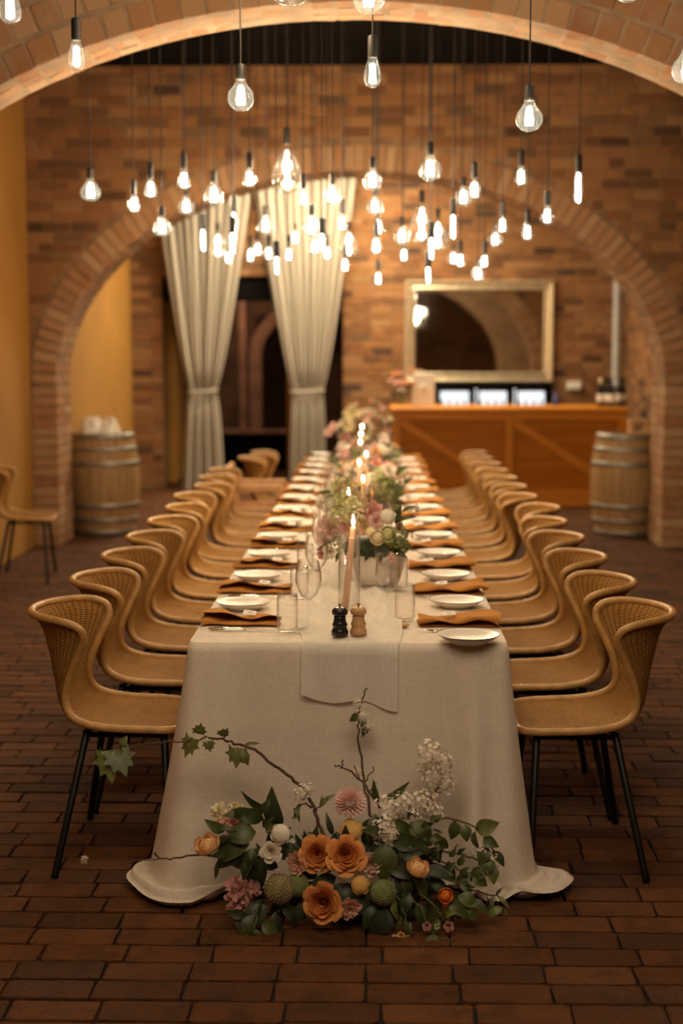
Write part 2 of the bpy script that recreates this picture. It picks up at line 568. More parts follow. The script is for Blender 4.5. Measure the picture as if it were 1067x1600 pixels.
def struct(name, o_or_mb, m, label, cat):
    o = o_or_mb.obj(name, m) if isinstance(o_or_mb, MB) else o_or_mb
    return tag(o, label, cat, kind='structure')


# floor: brick pavers in running bond on a dark bed
fl = MB(); fl.box(((XL + XR) / 2, 9.6, -.06), (XR - XL + .4, 25.0, .08))
floor = struct('floor', fl, M['floor_joint'], 'reddish brown brick paved floor running under the table', 'floor')
fb = []
row, y = 0, .6
while y < YB + 3.6:
    x = XL - rnd.uniform(0, .23)
    while x < XR:
        l = .228 + rnd.uniform(-.006, .006)
        if abs(x + l / 2) < .42 and 4.9 < y < 11.9:          # under the long cloth
            x += l + .009; continue
        fb.append((Vector((x + l / 2, y + .0525, -.022 + rnd.uniform(-.002, .0015))), (l, .105 + rnd.uniform(-.003, .002), .04),
                   Matrix.Rotation(rnd.uniform(-.006, .006), 3, 'Z') @ Matrix.Rotation(rnd.uniform(-.006, .006), 3, 'X')))
        x += l + .009
    y += .115; row += 1
lay(floor, fb, M['floor_brick'], limit=300)

cl = MB(); cl.box(((XL + XR) / 2, 9.6, ZC + .05), (XR - XL + .4, 25.0, .1))
struct('ceiling', cl, M['black'], 'black painted ceiling above the hanging bulbs', 'ceiling')

wl = MB(); wl.box((XL - .1, 7.6, 2.0), (.2, 19.5, 4.1))
struct('wall_left', wl, M['plaster'], 'smooth ochre plaster wall beside the arch and behind the barrel', 'wall')

wr = MB(); wr.box((XR + .1, 7.6, 2.0), (.2, 19.5, 4.1))
wall_right = struct('wall_right', wr, M['mortar'], 'brick side wall at the end of the bar', 'wall')
lay(wall_right, courses(lambda a, b: [(-2.0, YB)], 0, ZC, XR, axis='y', out=-1), M['wall_brick'], limit=60)
wq = MB(); wq.box(((XL + XR) / 2, -2.1, 2.0), (XR - XL + .4, .2, 4.1))
wall_front = struct('wall_front', wq, M['mortar'], 'brick wall behind the camera, seen only in the mirror', 'wall')
lay(wall_front, courses(lambda a, b: [(XL, XR)], 0, ZC, -2.0, out=1), M['wall_brick'], limit=0)


def arch_body(y0, y1, z1=ZC, n=56):
    """wall slab between y0 and y1 with an arched opening"""
    b = MB()
    b.box(((XL + AC - AA) / 2, (y0 + y1) / 2, AS / 2), (AC - AA - XL, y1 - y0, AS))
    b.box(((XR + AC + AA) / 2, (y0 + y1) / 2, AS / 2), (XR - AC - AA, y1 - y0, AS))
    xs = [XL] + [AC - AA * math.cos(math.pi * i / n) for i in range(n + 1)] + [XR]
    zs = [AS] + [arch_z(x) for x in xs[1:-1]] + [AS]
    v, f = [], []
    for x, z in zip(xs, zs):
        v += [(x, y0, z), (x, y0, z1), (x, y1, z), (x, y1, z1)]
    for i in range(len(xs) - 1):
        a, c = i * 4, i * 4 + 4
        f += [(a, c, c + 1, a + 1), (a + 2, a + 3, c + 3, c + 2), (a, a + 2, c + 2, c), (a + 1, c + 1, c + 3, a + 3)]
    b.add(v, f)
    return b


def ring(y0, depth, r0, radial, arc, joint=.010, proud=.006, t0=0.0, t1=math.pi):
    """bricks set round the arch: inner offset r0, radial length, width along the curve; front at y0"""
    res = []
    ts = np.linspace(0, math.pi, 2400)
    aa, ab = AA + r0 + radial * .3, AB + r0 + radial * .3
    P = np.stack([-aa * np.cos(ts), ab * np.sin(ts)], 1)
    s = np.concatenate([[0], np.cumsum(np.linalg.norm(np.diff(P, axis=0), axis=1))])
    n = int(round(s[-1] / (arc + joint)))
    for k in range(n):
        t = np.interp((k + .5) * s[-1] / n, s, ts)
        if not t0 <= t <= t1: continue
        nx, nz = -math.cos(t) / AA, math.sin(t) / AB
        l = math.hypot(nx, nz); nx, nz = nx / l, nz / l
        rr = r0 + radial / 2
        c = Vector((AC - AA * math.cos(t) + nx * rr, y0 + depth / 2 - proud * 0 + rnd.uniform(-.004, .003), AS + AB * math.sin(t) + nz * rr))
        q = Matrix(((nz, 0, nx), (0, 1, 0), (-nx, 0, nz)))   # local x along the curve, z outward
        q = q @ Matrix.Rotation(rnd.uniform(-.02, .02), 3, 'Y')
        res.append((c, (s[-1] / n - joint + rnd.uniform(-.006, .003), depth, radial - joint + rnd.uniform(-.006, .006)), q))
    return res


# near arch (its upper part alone is in view)
N0, N1 = 6.40, 6.75
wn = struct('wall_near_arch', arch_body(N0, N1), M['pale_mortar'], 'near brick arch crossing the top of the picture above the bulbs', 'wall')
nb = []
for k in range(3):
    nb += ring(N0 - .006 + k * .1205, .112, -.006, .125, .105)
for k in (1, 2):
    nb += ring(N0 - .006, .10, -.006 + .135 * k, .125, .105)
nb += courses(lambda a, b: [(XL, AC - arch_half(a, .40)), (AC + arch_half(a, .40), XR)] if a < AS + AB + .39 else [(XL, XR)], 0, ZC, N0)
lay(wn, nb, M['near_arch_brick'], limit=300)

# far arch, the table's end passes under it
F0, F1 = 12.10, 12.65
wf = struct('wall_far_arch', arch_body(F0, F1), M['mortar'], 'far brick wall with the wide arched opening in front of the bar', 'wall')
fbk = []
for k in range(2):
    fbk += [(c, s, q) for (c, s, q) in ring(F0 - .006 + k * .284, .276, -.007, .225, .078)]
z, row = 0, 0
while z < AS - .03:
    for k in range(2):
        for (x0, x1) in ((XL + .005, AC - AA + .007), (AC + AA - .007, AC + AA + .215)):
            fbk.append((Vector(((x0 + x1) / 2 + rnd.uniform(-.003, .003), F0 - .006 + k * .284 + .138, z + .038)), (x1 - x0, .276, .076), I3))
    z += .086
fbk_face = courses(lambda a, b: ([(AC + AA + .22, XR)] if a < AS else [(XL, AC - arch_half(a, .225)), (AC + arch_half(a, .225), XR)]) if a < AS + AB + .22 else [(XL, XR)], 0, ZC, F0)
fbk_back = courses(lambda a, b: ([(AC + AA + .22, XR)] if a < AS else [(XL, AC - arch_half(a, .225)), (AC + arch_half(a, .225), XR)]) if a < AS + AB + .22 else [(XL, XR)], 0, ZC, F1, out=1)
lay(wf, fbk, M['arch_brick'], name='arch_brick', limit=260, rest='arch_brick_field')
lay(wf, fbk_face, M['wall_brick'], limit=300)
lay(wf, fbk_back, M['wall_brick'], limit=0, rest='rear_brick_field')

# back wall with the curtained doorway
DX0, DX1, DZ = -2.46, -.27, 2.60
bw = MB()
bw.box(((XL + DX0) / 2, YB + .15, 2.0), (DX0 - XL, .3, 4.1))
bw.box(((DX1 + XR) / 2, YB + .15, 2.0), (XR - DX1, .3, 4.1))
bw.box(((DX0 + DX1) / 2, YB + .15, (DZ + 4.05) / 2), (DX1 - DX0, .3, 4.05 - DZ))
wb = struct('wall_back', bw, M['mortar'], 'back brick wall carrying the gilt mirror and the curtained doorway', 'wall')
lay(wb, courses(lambda a, b: [(XL, DX0), (DX1, XR)] if a < DZ - .05 else [(XL, XR)], 0, ZC, YB), M['wall_brick'], limit=300)

# the dim passage beyond the doorway
M['mauve'] = mat('mauve stone', (.30, .17, .13), .8, var=.3, vscale=5, coord='World')
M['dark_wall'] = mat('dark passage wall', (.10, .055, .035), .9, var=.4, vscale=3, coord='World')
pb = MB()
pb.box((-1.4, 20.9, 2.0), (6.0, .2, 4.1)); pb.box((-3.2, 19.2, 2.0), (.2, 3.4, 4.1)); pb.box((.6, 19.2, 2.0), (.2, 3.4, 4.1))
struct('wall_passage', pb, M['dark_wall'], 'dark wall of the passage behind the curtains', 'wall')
hd = MB(); hd.cbox(((DX0 + DX1) / 2, YB + .16, DZ - .16), (DX1 - DX0, .22, .31), .01)
struct('trim_1', hd, M['black'], 'black header beam across the curtained doorway', 'beam')
pp = MB(); pp.cbox((-2.62, 18.35, 1.3), (.5, 1.2, 2.6), .05)
struct('wall_passage_plaster', pp, M['plaster'], 'ochre plaster pier just inside the curtained doorway', 'pier')
# small arch inside the passage
def small_arch(cx, y, a, zs, rise, wdt, dep, m, name, label):
    b = MB()
    n = 22
    pts_i = [(cx - a, 0)] + [(cx - a * math.cos(math.pi * i / n), zs + rise * math.sin(math.pi * i / n)) for i in range(n + 1)] + [(cx + a, 0)]
    pts_o = [(cx - a - wdt, 0)] + [(cx - (a + wdt) * math.cos(math.pi * i / n), zs + (rise + wdt) * math.sin(math.pi * i / n)) for i in range(n + 1)] + [(cx + a + wdt, 0)]
    v = []
    for (p, q) in zip(pts_i, pts_o):
        v += [(p[0], y, p[1]), (q[0], y, q[1]), (p[0], y + dep, p[1]), (q[0], y + dep, q[1])]
    f = []
    for i in range(len(pts_i) - 1):
        c, d = i * 4, i * 4 + 4
        f += [(c, d, d + 1, c + 1), (c + 2, c + 3, d + 3, d + 2), (c, c + 2, d + 2, d), (c + 1, d + 1, d + 3, c + 3)]
    b.add(v, f)
    return struct(name, b, m, label, 'arch')
small_arch(-.62, 20.2, .86, 1.62, .66, .17, .5, M['mauve'], 'trim_2', 'pinkish brick arch seen between the two curtains')
po = MB(); po.cbox((-.98, 20.0, 1.0), (.24, .24, 2.0), .03)
struct('trim_3', po, M['plaster'], 'ochre post inside the passage beside the tied curtain', 'post')
po = MB(); po.cbox((-1.74, 20.3, 1.35), (.11, .2, 2.1), .02)
struct('trim_4', po, M['mauve'], 'slim pinkish post between the curtains', 'post')
bn = thing('bench', 'low dark bench with a pale top beyond the doorway', 'bench', (-1.4, 20.3, 0))
MB().cbox((0, 0, .28), (1.5, .4, .5), .02).obj('base', M['black'], bn)
MB().cbox((0, -.02, .55), (1.55, .46, .05), .015).obj('top', M['mauve'], bn)
MB().cbox((-.7, 0, .02), (.06, .4, .04), .01).obj('foot', M['black'], bn); MB().cbox((.7, 0, .02), (.06, .4, .04), .01).obj('foot', M['black'], bn)

pl_ = bpy.data.lights.new('passage_fill', 'POINT'); pl_.energy = 70; pl_.color = (1, .62, .34); pl_.shadow_soft_size = .15  # added to brighten the passage, no lamp is seen there
po_ = bpy.data.objects.new('passage_fill', pl_); COL.objects.link(po_); po_.location = (-2.3, 19.3, 2.9)

# ------------------------------------------------------------------ long table, cloth, runner
ORD = ['nearest', 'second', 'third', 'fourth', 'fifth', 'sixth', 'seventh', 'eighth', 'ninth', 'tenth', 'eleventh', 'twelfth', 'thirteenth']
TY0, TY1, TW, TZ = 4.31, 12.50, .49, .757
tb = thing('banquet_table', 'long banquet table hidden under the cream linen cloth', 'table', (0, (TY0 + TY1) / 2, 0))
MB().cbox((0, 0, .735), (2 * TW - .02, TY1 - TY0 - .02, .03), .004).obj('tabletop', M['bar_dark'], tb)
for sx in (-1, 1):
    for k in (-1, -.33, .33, 1):
        MB().cbox((sx * .38, k * 3.85, .36), (.05, .05, .72), .004).obj('leg', M['black_metal'], tb)


def cloth():
    r = .03
    per = []   # x, y, nx, ny
    def line(a, b, n, nx, ny):
        for i in range(n):
            t = i / n
            per.append((a[0] + (b[0] - a[0]) * t, a[1] + (b[1] - a[1]) * t, nx, ny))
    def corner(cx, cy, a0, n=14):
        for i in range(n):
            a = R(a0 + 90 * i / n)
            per.append((cx + r * math.cos(a), cy + r * math.sin(a), math.cos(a), math.sin(a)))
    line((-TW + r, TY0), (TW - r, TY0), 90, 0, -1)
    corner(TW - r, TY0 + r, -90)
    line((TW, TY0 + r), (TW, TY1 - r), 220, 1, 0)
    corner(TW - r, TY1 - r, 0)
    line((TW - r, TY1), (-TW + r, TY1), 50, 0, 1)
    corner(-TW + r, TY1 - r, 90)
    line((-TW, TY1 - r), (-TW, TY0 + r), 220, -1, 0)
    corner(-TW + r, TY0 + r, 180)
    n = len(per)
    drop, pud = 26, 9
    rows = [[(x, y, TZ) for (x, y, nx, ny) in per]]
    def bend(v, c, s): return math.exp(-((v - c) / s) ** 2)
    for j in range(1, drop + 1):
        t = j / drop
        row_ = []
        for (x, y, nx, ny) in per:
            dc = math.hypot(abs(x) - TW, y - TY0)
            cf = math.exp(-(dc / .13) ** 2)
            front = max(0, -ny)
            o = .006 + .012 * t
            if front > .5 or cf > .01:
                fr = front
                o += fr * (.075 * t + .012 * t * math.sin(x * 9 + .6) + .040 * t ** .7 * bend(x, -.40, .04) - .026 * t * bend(x, -.32, .045)
                           + .042 * t ** .8 * bend(x, .39, .04) - .028 * t * bend(x, .30, .05) + .012 * t * bend(x, .1, .09))
            an = math.atan2(-ny, abs(nx))
            o += cf * (.070 * t ** 1.15) + math.exp(-(dc / .22) ** 2) * t ** 1.3 * (.026 * math.sin(dc * 44 + (1.2 if x < 0 else 2.6)) + .010 * math.sin(an * 6))
            if ny == 0:
                o += .010 * t * math.sin(y * 21) + .006 * t * math.sin(y * 47 + 1)
            # two soft pressing creases across the front
            o += front * .003 * (bend(t, .36, .02) + bend(t, .72, .02))
            row_.append((x + nx * o, y + ny * o, TZ - t * (TZ - .016) + (.004 if t == 0 else 0)))
        rows.append(row_)
    last = rows[-1]
    for j in range(1, pud + 1):
        s = j / pud
        row_ = []
        for i, (x, y, nx, ny) in enumerate(per):
            bx, by, bz = last[i]
            dl = math.hypot(x + TW, y - TY0); dr = math.hypot(x - TW, y - TY0)
            front = max(0, -ny)
            wd = .010 + front * (.010 + .010 * math.sin(x * 17 + 1.3) + .006 * math.sin(x * 41))
            gl = math.exp(-(dl / .26) ** 2); gr = math.exp(-(dr / .20) ** 2)
            wd += gl * (.034 + .020 * math.sin(x * 33 + y * 20)) + gr * .012
            if ny == 0 and nx != 0: wd = .012 + wd * .25
            sx = bx + nx * wd * s; sy = by + ny * wd * s
            sx += gr * .085 * s * (1 if ny < -.2 else .55); sy -= gr * .015 * s
            sx -= gl * .004 * s * (1 if nx < -.2 else .4)
            z = .006 + (.008 + .05 * gl + .04 * gr) * abs(math.sin(s * math.pi * 1.5 + x * 9)) * (1 - .5 * s) + .018 * (gl + gr) * s * (math.sin((x - y) * 38 + s * 3) * .5 + .5)
            row_.append((sx, sy, max(z, .005)))
        rows.append(row_)
    v = [p for r_ in rows for p in r_]
    f = []
    for j in range(len(rows) - 1):
        for i in range(n):
            i2 = (i + 1) % n
            f.append((j * n + i, (j + 1) * n + i, (j + 1) * n + i2, j * n + i2))
    # the flat top: strips across
    f.append(tuple(range(n)))
    b = MB(); b.add(v, f)
    return b


tc = cloth().obj('tablecloth', M['linen'], smooth=True)
tag(tc, 'cream linen tablecloth over the long table, pooling on the floor at its corners', 'tablecloth')
bm = bmesh.new(); bm.from_mesh(tc.data)
for f_ in bm.faces:
    if len(f_.verts) > 4: f_.smooth = False
bmesh.ops.recalc_face_normals(bm, faces=bm.faces); bm.to_mesh(tc.data); bm.free()


def runner():
    nu, nv = 22, 260
    y_end, over = TY0 - .028, .165
    length = (TY1 - .1) - TY0
    tot = over + length
    def fn(u, v):
        d = v * tot            # measured from the hanging hem
        ux = (u - .5)
        if d < over:           # the part that hangs down the front
            z = TZ + .006 - (over - d) + .010 * math.sin(ux * 9 + .5) * (over - d) / over - (.035 * (ux + .5)) * (over - d) / over
            fl_ = (over - d) * .12 + .020
            return (ux * .295 + .006, TY0 - fl_ - .006 - .006 * math.sin(ux * 14 + 2) * (over - d) / over, z)
        y = TY0 + (d - over)
        k = min(1, (d - over) / .25)
        w = .30 + .03 * math.sin(y * 3.1) * k + .02 * math.sin(y * 7.3 + 1) * k
        cx = .012 + .02 * math.sin(y * 2.2) * k
        z = TZ + .004 + k * (.010 + .009 * math.sin(ux * 22 + y * 5) + .007 * math.sin(y * 23 + ux * 8) + .006 * math.sin(y * 41 - ux * 17))
        e = min(1, (d - over) / .03)
        return (cx + ux * w, y - .018 * (1 - e), max(z, TZ + .003))
    b = MB(); b.grid(fn, nu, nv)
    o = b.obj('table_runner', M['gauze'], smooth=True)
    return tag(o, 'crumpled white gauze runner down the middle of the table, hanging over its end', 'runner')
runner()


# ------------------------------------------------------------------ rattan chair
def spline(keys, v):
    """smooth interpolation through (v, a, b, ..) keys"""
    for i in range(len(keys) - 1):
        if v <= keys[i + 1][0] or i == len(keys) - 2:
            k0, k1 = keys[i], keys[i + 1]
            kp, kn = keys[max(i - 1, 0)], keys[min(i + 2, len(keys) - 1)]
            h = k1[0] - k0[0]; t = (v - k0[0]) / h
            out = []
            for c in range(1, len(k0)):
                m0 = (k1[c] - kp[c]) / max(k1[0] - kp[0], 1e-6) * h
                m1 = (kn[c] - k0[c]) / max(kn[0] - k0[0], 1e-6) * h
                t2, t3 = t * t, t * t * t
                out.append((2 * t3 - 3 * t2 + 1) * k0[c] + (t3 - 2 * t2 + t) * m0 + (-2 * t3 + 3 * t2) * k1[c] + (t3 - t2) * m1)
            return out


#      v     x     z    halfwidth  wrap  lift
CK = [(0.0, .188, .448, .195, .000, .004),
      (.18, .08, .446, .212, .000, .012),
      (.36, -.07, .443, .214, .010, .022),
      (.47, -.175, .456, .206, .024, .032),
      (.56, -.222, .510, .190, .042, .018),
      (.68, -.240, .595, .184, .066, .000),
      (.82, -.262, .690, .200, .128, .002),
      (.93, -.286, .768, .224, .190, .000),
      (1.0, -.322, .810, .240, .232, -.004)]


def shell_pt(u, v):
    """u, v in 0..1; rounded corners by pulling v in near the sides"""
    s = u * 2 - 1
    a = abs(s)
    k = .34
    top = 1.0
    if a > 1 - k:
        q = (a - (1 - k)) / k
        e = 1 - math.sqrt(max(0, 1 - q * q))
    else: e = 0
    v0, v1 = .07 * e, 1 - .115 * e
    vv = v0 + (v1 - v0) * v
    x, z, hw, wrap, lift = spline(CK, vv)
    ph = s * math.pi / 2
    bl = min(1, max(0, (vv - .42) / .3))                 # flat seat -> rounded back
    yy = hw * ((1 - bl) * s + bl * math.sin(ph))
    fw = wrap * (1 - math.cos(ph)) ** 1.0
    return Vector((x + fw, yy, z + lift * s * s))


def chair_meshes():
    nu, nv = 31, 57
    # even out the parameter across so that the rounded corners stay smooth
    us = [.5 - .5 * math.cos(math.pi * i / (nu - 1)) * (1 - .0) for i in range(nu)]
    us = [.35 * a + .65 * (i / (nu - 1)) for i, a in enumerate(us)]
    P = [[shell_pt(us[i], j / (nv - 1)) for i in range(nu)] for j in range(nv)]
    V, F, UV = [], [], []
    arc = 0
    mid = nu // 2
    for j in range(nv):
        if j: arc += (P[j][mid] - P[j - 1][mid]).length
        ac = 0; accs = [0]
        for i in range(1, nu):
            ac += (P[j][i] - P[j][i - 1]).length; accs.append(ac)
        for i in range(nu):
            V.append(P[j][i]); UV.append(((us[i] - .5) * .44, arc))
    for j in range(nv - 1):
        for i in range(nu - 1):
            a = j * nu + i
            F.append((a, a + 1, a + nu + 1, a + nu))
    b = MB(); b.add(V, F)
    shell = b.me('shell', M['rattan'], True, UV)
    loop = [P[0][i] for i in range(nu)] + [P[j][nu - 1] for j in range(1, nv)] + [P[nv - 1][i] for i in range(nu - 2, -1, -1)] + [P[j][0] for j in range(nv - 2, 0, -1)]
    # resample the border evenly
    d = [0]
    for i in range(1, len(loop) + 1): d.append(d[-1] + (loop[i % len(loop)] - loop[i - 1]).length)
    nn = 120; pts = []
    for k in range(nn):
        s = d[-1] * k / nn
        i = max(j for j in range(len(d)) if d[j] <= s); i = min(i, len(loop) - 1)
        t = (s - d[i]) / max(d[i + 1] - d[i], 1e-9)
        pts.append(loop[i].lerp(loop[(i + 1) % len(loop)], t))
    for _ in range(2):
        pts = [(pts[i - 1] + pts[i] * 2 + pts[(i + 1) % nn]) / 4 for i in range(nn)]
    rim = MB(); rim.tube(pts, .0128, 10, closed=True)
    return shell, rim.me('rim', M['rattan_rim'], True)


SHELL, RIM = chair_meshes()


def make_chair(label):
    t = thing('rattan_chair', label, 'chair', group='rattan chairs along the table')
    sh = place('seat_shell', SHELL, t)
    so = sh.modifiers.new('thick', 'SOLIDIFY'); so.thickness = .009; so.offset = 0
    place('rim', RIM, sh)
    fr = MB()
    loop = [(.13, -.15, .425), (.13, .15, .425), (-.12, .15, .425), (-.12, -.15, .425)]
    fr.tube(loop, .009, 8, closed=True)
    fr.tube([(.02, -.19, .43), (.02, .19, .43)], .008, 6)
    for sx, sy in ((.13, -.15), (.13, .15), (-.12, -.15), (-.12, .15)):
        fr.tube([(sx, sy, .425), (sx * 1.02, sy * 1.18, .442)], .008, 6)
    fr.obj('under_frame', M['black_metal'], t, smooth=True)
    for sx, sy, dx in ((.13, -1, .03), (.13, 1, .03), (-.12, -1, -.085), (-.12, 1, -.085)):
        l = MB()
        l.tube([(sx + dx, sy * .285, .0), (sx + dx * .98, sy * .282, .012), (sx, sy * .165, .432), (sx - dx * .02, sy * .163, .446)], [.0125, .0115, .0125, .004], 8)
        l.obj('leg', M['black_metal'], t, smooth=True)
    return t


chair0 = make_chair('')
PITCH, CY0 = .62, 4.60
first = True
SIDES = {-1: 'curtain', 1: 'bar'}
jl = {1: .0, 2: -.0, 6: -.045, 8: -.045, 9: -.05, 12: .10, 11: .05}
for side in (-1, 1):
    for i in range(13):
        if side == -1 and i == 10: continue
        y = CY0 + PITCH * i + (rnd.uniform(-.02, .02) if i > 0 else 0)
        ex = jl.get(i, 0) if side == -1 else rnd.uniform(-.012, .012)
        if side == 1 and i == 5: ex = .05
        x = side * .72 + ex
        rz = (0 if side == -1 else math.pi) + (rnd.uniform(-.05, .05) if i > 0 else 0)
        lab = 'woven rattan chair with black legs, %s from the floor flowers on the %s side' % (ORD[i], SIDES[side])
        if first:
            c = chair0; first = False; c['label'] = lab; c.location = (x, y, 0); c.rotation_euler = (0, 0, rz)
        else:
            c = dup(chair0, (x, y, 0), rz, lab)
c = dup(chair0, (-2.45, 10.35, 0), .12, 'lone rattan chair against the ochre wall, cut by the picture edge')
c['group'] = 'rattan chairs along the walls'

# pale timber armchair in the curtain-side row
ac = thing('wooden_armchair', 'pale timber armchair with open rectangular arms among the rattan chairs', 'chair', (-.80, 10.80, 0))
for sy in (-.24, .24):
    sd = MB()
    sd.cbox((0, sy, .645), (.42, .04, .06), .008); sd.cbox((0, sy, .45), (.42, .04, .10), .008)
    sd.cbox((-.185, sy, .56), (.05, .04, .14), .008); sd.cbox((.185, sy, .56), (.05, .04, .14), .008)
    sd.obj('arm', M['oak_end'], ac)
MB().cbox((0, 0, .43), (.42, .46, .04), .01).obj('seat', M['oak_end'], ac)
MB().cbox((-.21, 0, .66), (.035, .50, .30), .012).obj('backrest', M['oak_end'], ac)
for sx in (-1, 1):
    for sy in (-1, 1):
        MB().tube([(sx * .17, sy * .22, .41), (sx * .20, sy * .245, 0)], [.02, .014], 8).obj('leg', M['oak_end'], ac, smooth=True)

# ------------------------------------------------------------------ place settings
def plate_mesh():
    pr = [(0, .006), (.046, .005), (.050, 0), (.055, 0), (.058, .005), (.080, .015), (.0935, .0245), (.0955, .0275), (.0935, .0275), (.080, .0195), (.060, .011), (.03, .0085), (0, .008)]
    return MB().lathe(pr, 40).me('plate', M['ceramic'], True), MB().tube([(.0955 * math.cos(a), .0955 * math.sin(a), .0275) for a in np.linspace(0, 2 * math.pi, 40, endpoint=False)], .0011, 5, closed=True).me('edge', M['ceramic_edge'], True)


def napkin_mesh(seed):
    """cloth folded in an S, its open folds towards the table edge"""
    r = random.Random(seed)
    ph = [r.uniform(0, 6) for _ in range(8)]
    sec = [(-.052, .002), (-.02, .0025), (.02, .003), (.050, .003), (.060, .006), (.061, .011), (.053, .015), (.02, .014), (-.02, .0145), (-.048, .016), (-.060, .020), (-.062, .026), (-.053, .031), (-.025, .031), (.005, .032), (.028, .034), (.040, .036)]
    # finer section by subdivision
    pts = []
    for a, c in zip(sec, sec[1:]):
        for k in range(3): pts.append((a[0] + (c[0] - a[0]) * k / 3, a[1] + (c[1] - a[1]) * k / 3))
    pts.append(sec[-1])
    for _ in range(2): pts = [pts[0]] + [((pts[i - 1][0] + pts[i][0] * 2 + pts[i + 1][0]) / 4, (pts[i - 1][1] + pts[i][1] * 2 + pts[i + 1][1]) / 4) for i in range(1, len(pts) - 1)] + [pts[-1]]
    n, L = len(pts), .275
    def fn(u, v):
        k = u * (n - 1); i = min(int(k), n - 2); f = k - i
        y = pts[i][0] + (pts[i + 1][0] - pts[i][0]) * f; z = pts[i][1] + (pts[i + 1][1] - pts[i][1]) * f
        t = v
        wy = .62 + .36 * t + .06 * math.sin(t * 7 + ph[0])
        wz = .75 + .55 * t ** 1.5 + .16 * math.sin(t * 9 + ph[1] + u * 3)
        z2 = z * wz + .0035 * math.sin(t * 14 + u * 10 + ph[2]) * (u > .35) + .010 * max(0, t - .7) * math.sin(u * 16 + ph[3]) * (u > .25)
        x = L * t * (.965 + .035 * math.sin(u * 5 + ph[4])) + .006 * math.sin(u * 11 + ph[5]) * t ** 4
        y2 = y * wy + .012 * (t - .5) * math.sin(ph[6]) + .004 * math.sin(t * 11 + ph[7])
        return (x, y2, max(z2 - .10 * max(0, t - .94), .0015 + .002 * u))
    return MB().grid(fn, n, 24).me('napkin', M['napkin'], True)


def fork_mesh():
    b = MB()
    b.tube([(0, 0, .003), (.06, 0, .0045), (.12, 0, .006), (.145, 0, .004)], [.0042, .0034, .0024, .0034], 6)
    b.cbox((.152, 0, .004), (.018, .018, .0025), .001)
    for k in range(4):
        b.tube([(.16, -.0078 + k * .0052, .004), (.185, -.0078 + k * .0052, .006), (.200, -.0072 + k * .0048, .0075)], [.0013, .0012, .0006], 5)
    return b.me('fork', M['steel'], True)


def knife_mesh():
    b = MB()
    b.tube([(0, 0, .003), (.05, 0, .004), (.10, 0, .004), (.112, 0, .003)], [.0036, .0045, .0040, .0028], 6)
    n = 12; v = []
    for i in range(n + 1):
        t = i / n
        x = .11 + .10 * t
        w = .0085 * (1 - t ** 4)
        v += [(x, -.004 + .001, .0015), (x, -.004 + w + .001, .0015), (x, -.004 + w + .001, .0032), (x, -.004 + .001, .0032)]
    f = []
    for i in range(n):
        a, c = i * 4, i * 4 + 4
        for k in range(4): f.append((a + k, a + (k + 1) % 4, c + (k + 1) % 4, c + k))
    b.add(v, f)
    return b.me('knife', M['steel'], True)


def tumbler_mesh():
    pr = [(0, .001), (.026, .001), (.031, .004), (.0335, .02), (.0345, .06), (.0335, .10), (.0322, .124), (.0312, .1245), (.0322, .10), (.0330, .06), (.0318, .02), (.027, .011), (0, .010)]
    return MB().lathe(pr, 28).me('tumbler', M['glass'], True)


def wine_meshes():
    foot = MB().lathe([(0, .001), (.036, .001), (.037, .0025), (.02, .005), (.006, .010), (.0035, .02), (.0032, .06), (.0036, .090), (.008, .098)], 24).me('stem', M['glass'], True)
    bowl = MB().lathe([(0, .096), (.012, .099), (.028, .115), (.039, .14), (.0425, .158), (.0415, .18), (.036, .21), (.033, .226), (.0322, .226), (.0352, .21), (.0407, .18), (.0417, .158), (.038, .141), (.027, .117), (.011, .1005), (0, .098)], 28, cap=False).me('bowl', M['glass'], True)
    return foot, bowl


PLATE, EDGE = plate_mesh()
NAPK = [napkin_mesh(s) for s in range(6)]
FORK, KNIFE, TUMBLER = fork_mesh(), knife_mesh(), tumbler_mesh()
WSTEM, WBOWL = wine_meshes()
cardb = MB(); cardb.cbox((0, 0, .0008), (.042, .034, .0014), .0003)
CARD = cardb.me('place_card', M['card'])
inkb = MB()
for k, (x0, x1, yy) in enumerate(((-.010, .010, .003), (-.006, .007, -.004))):
    inkb.box(((x0 + x1) / 2, yy, .0018), (x1 - x0, .0012, .0003))
INK = inkb.me('writing', M['ink'])

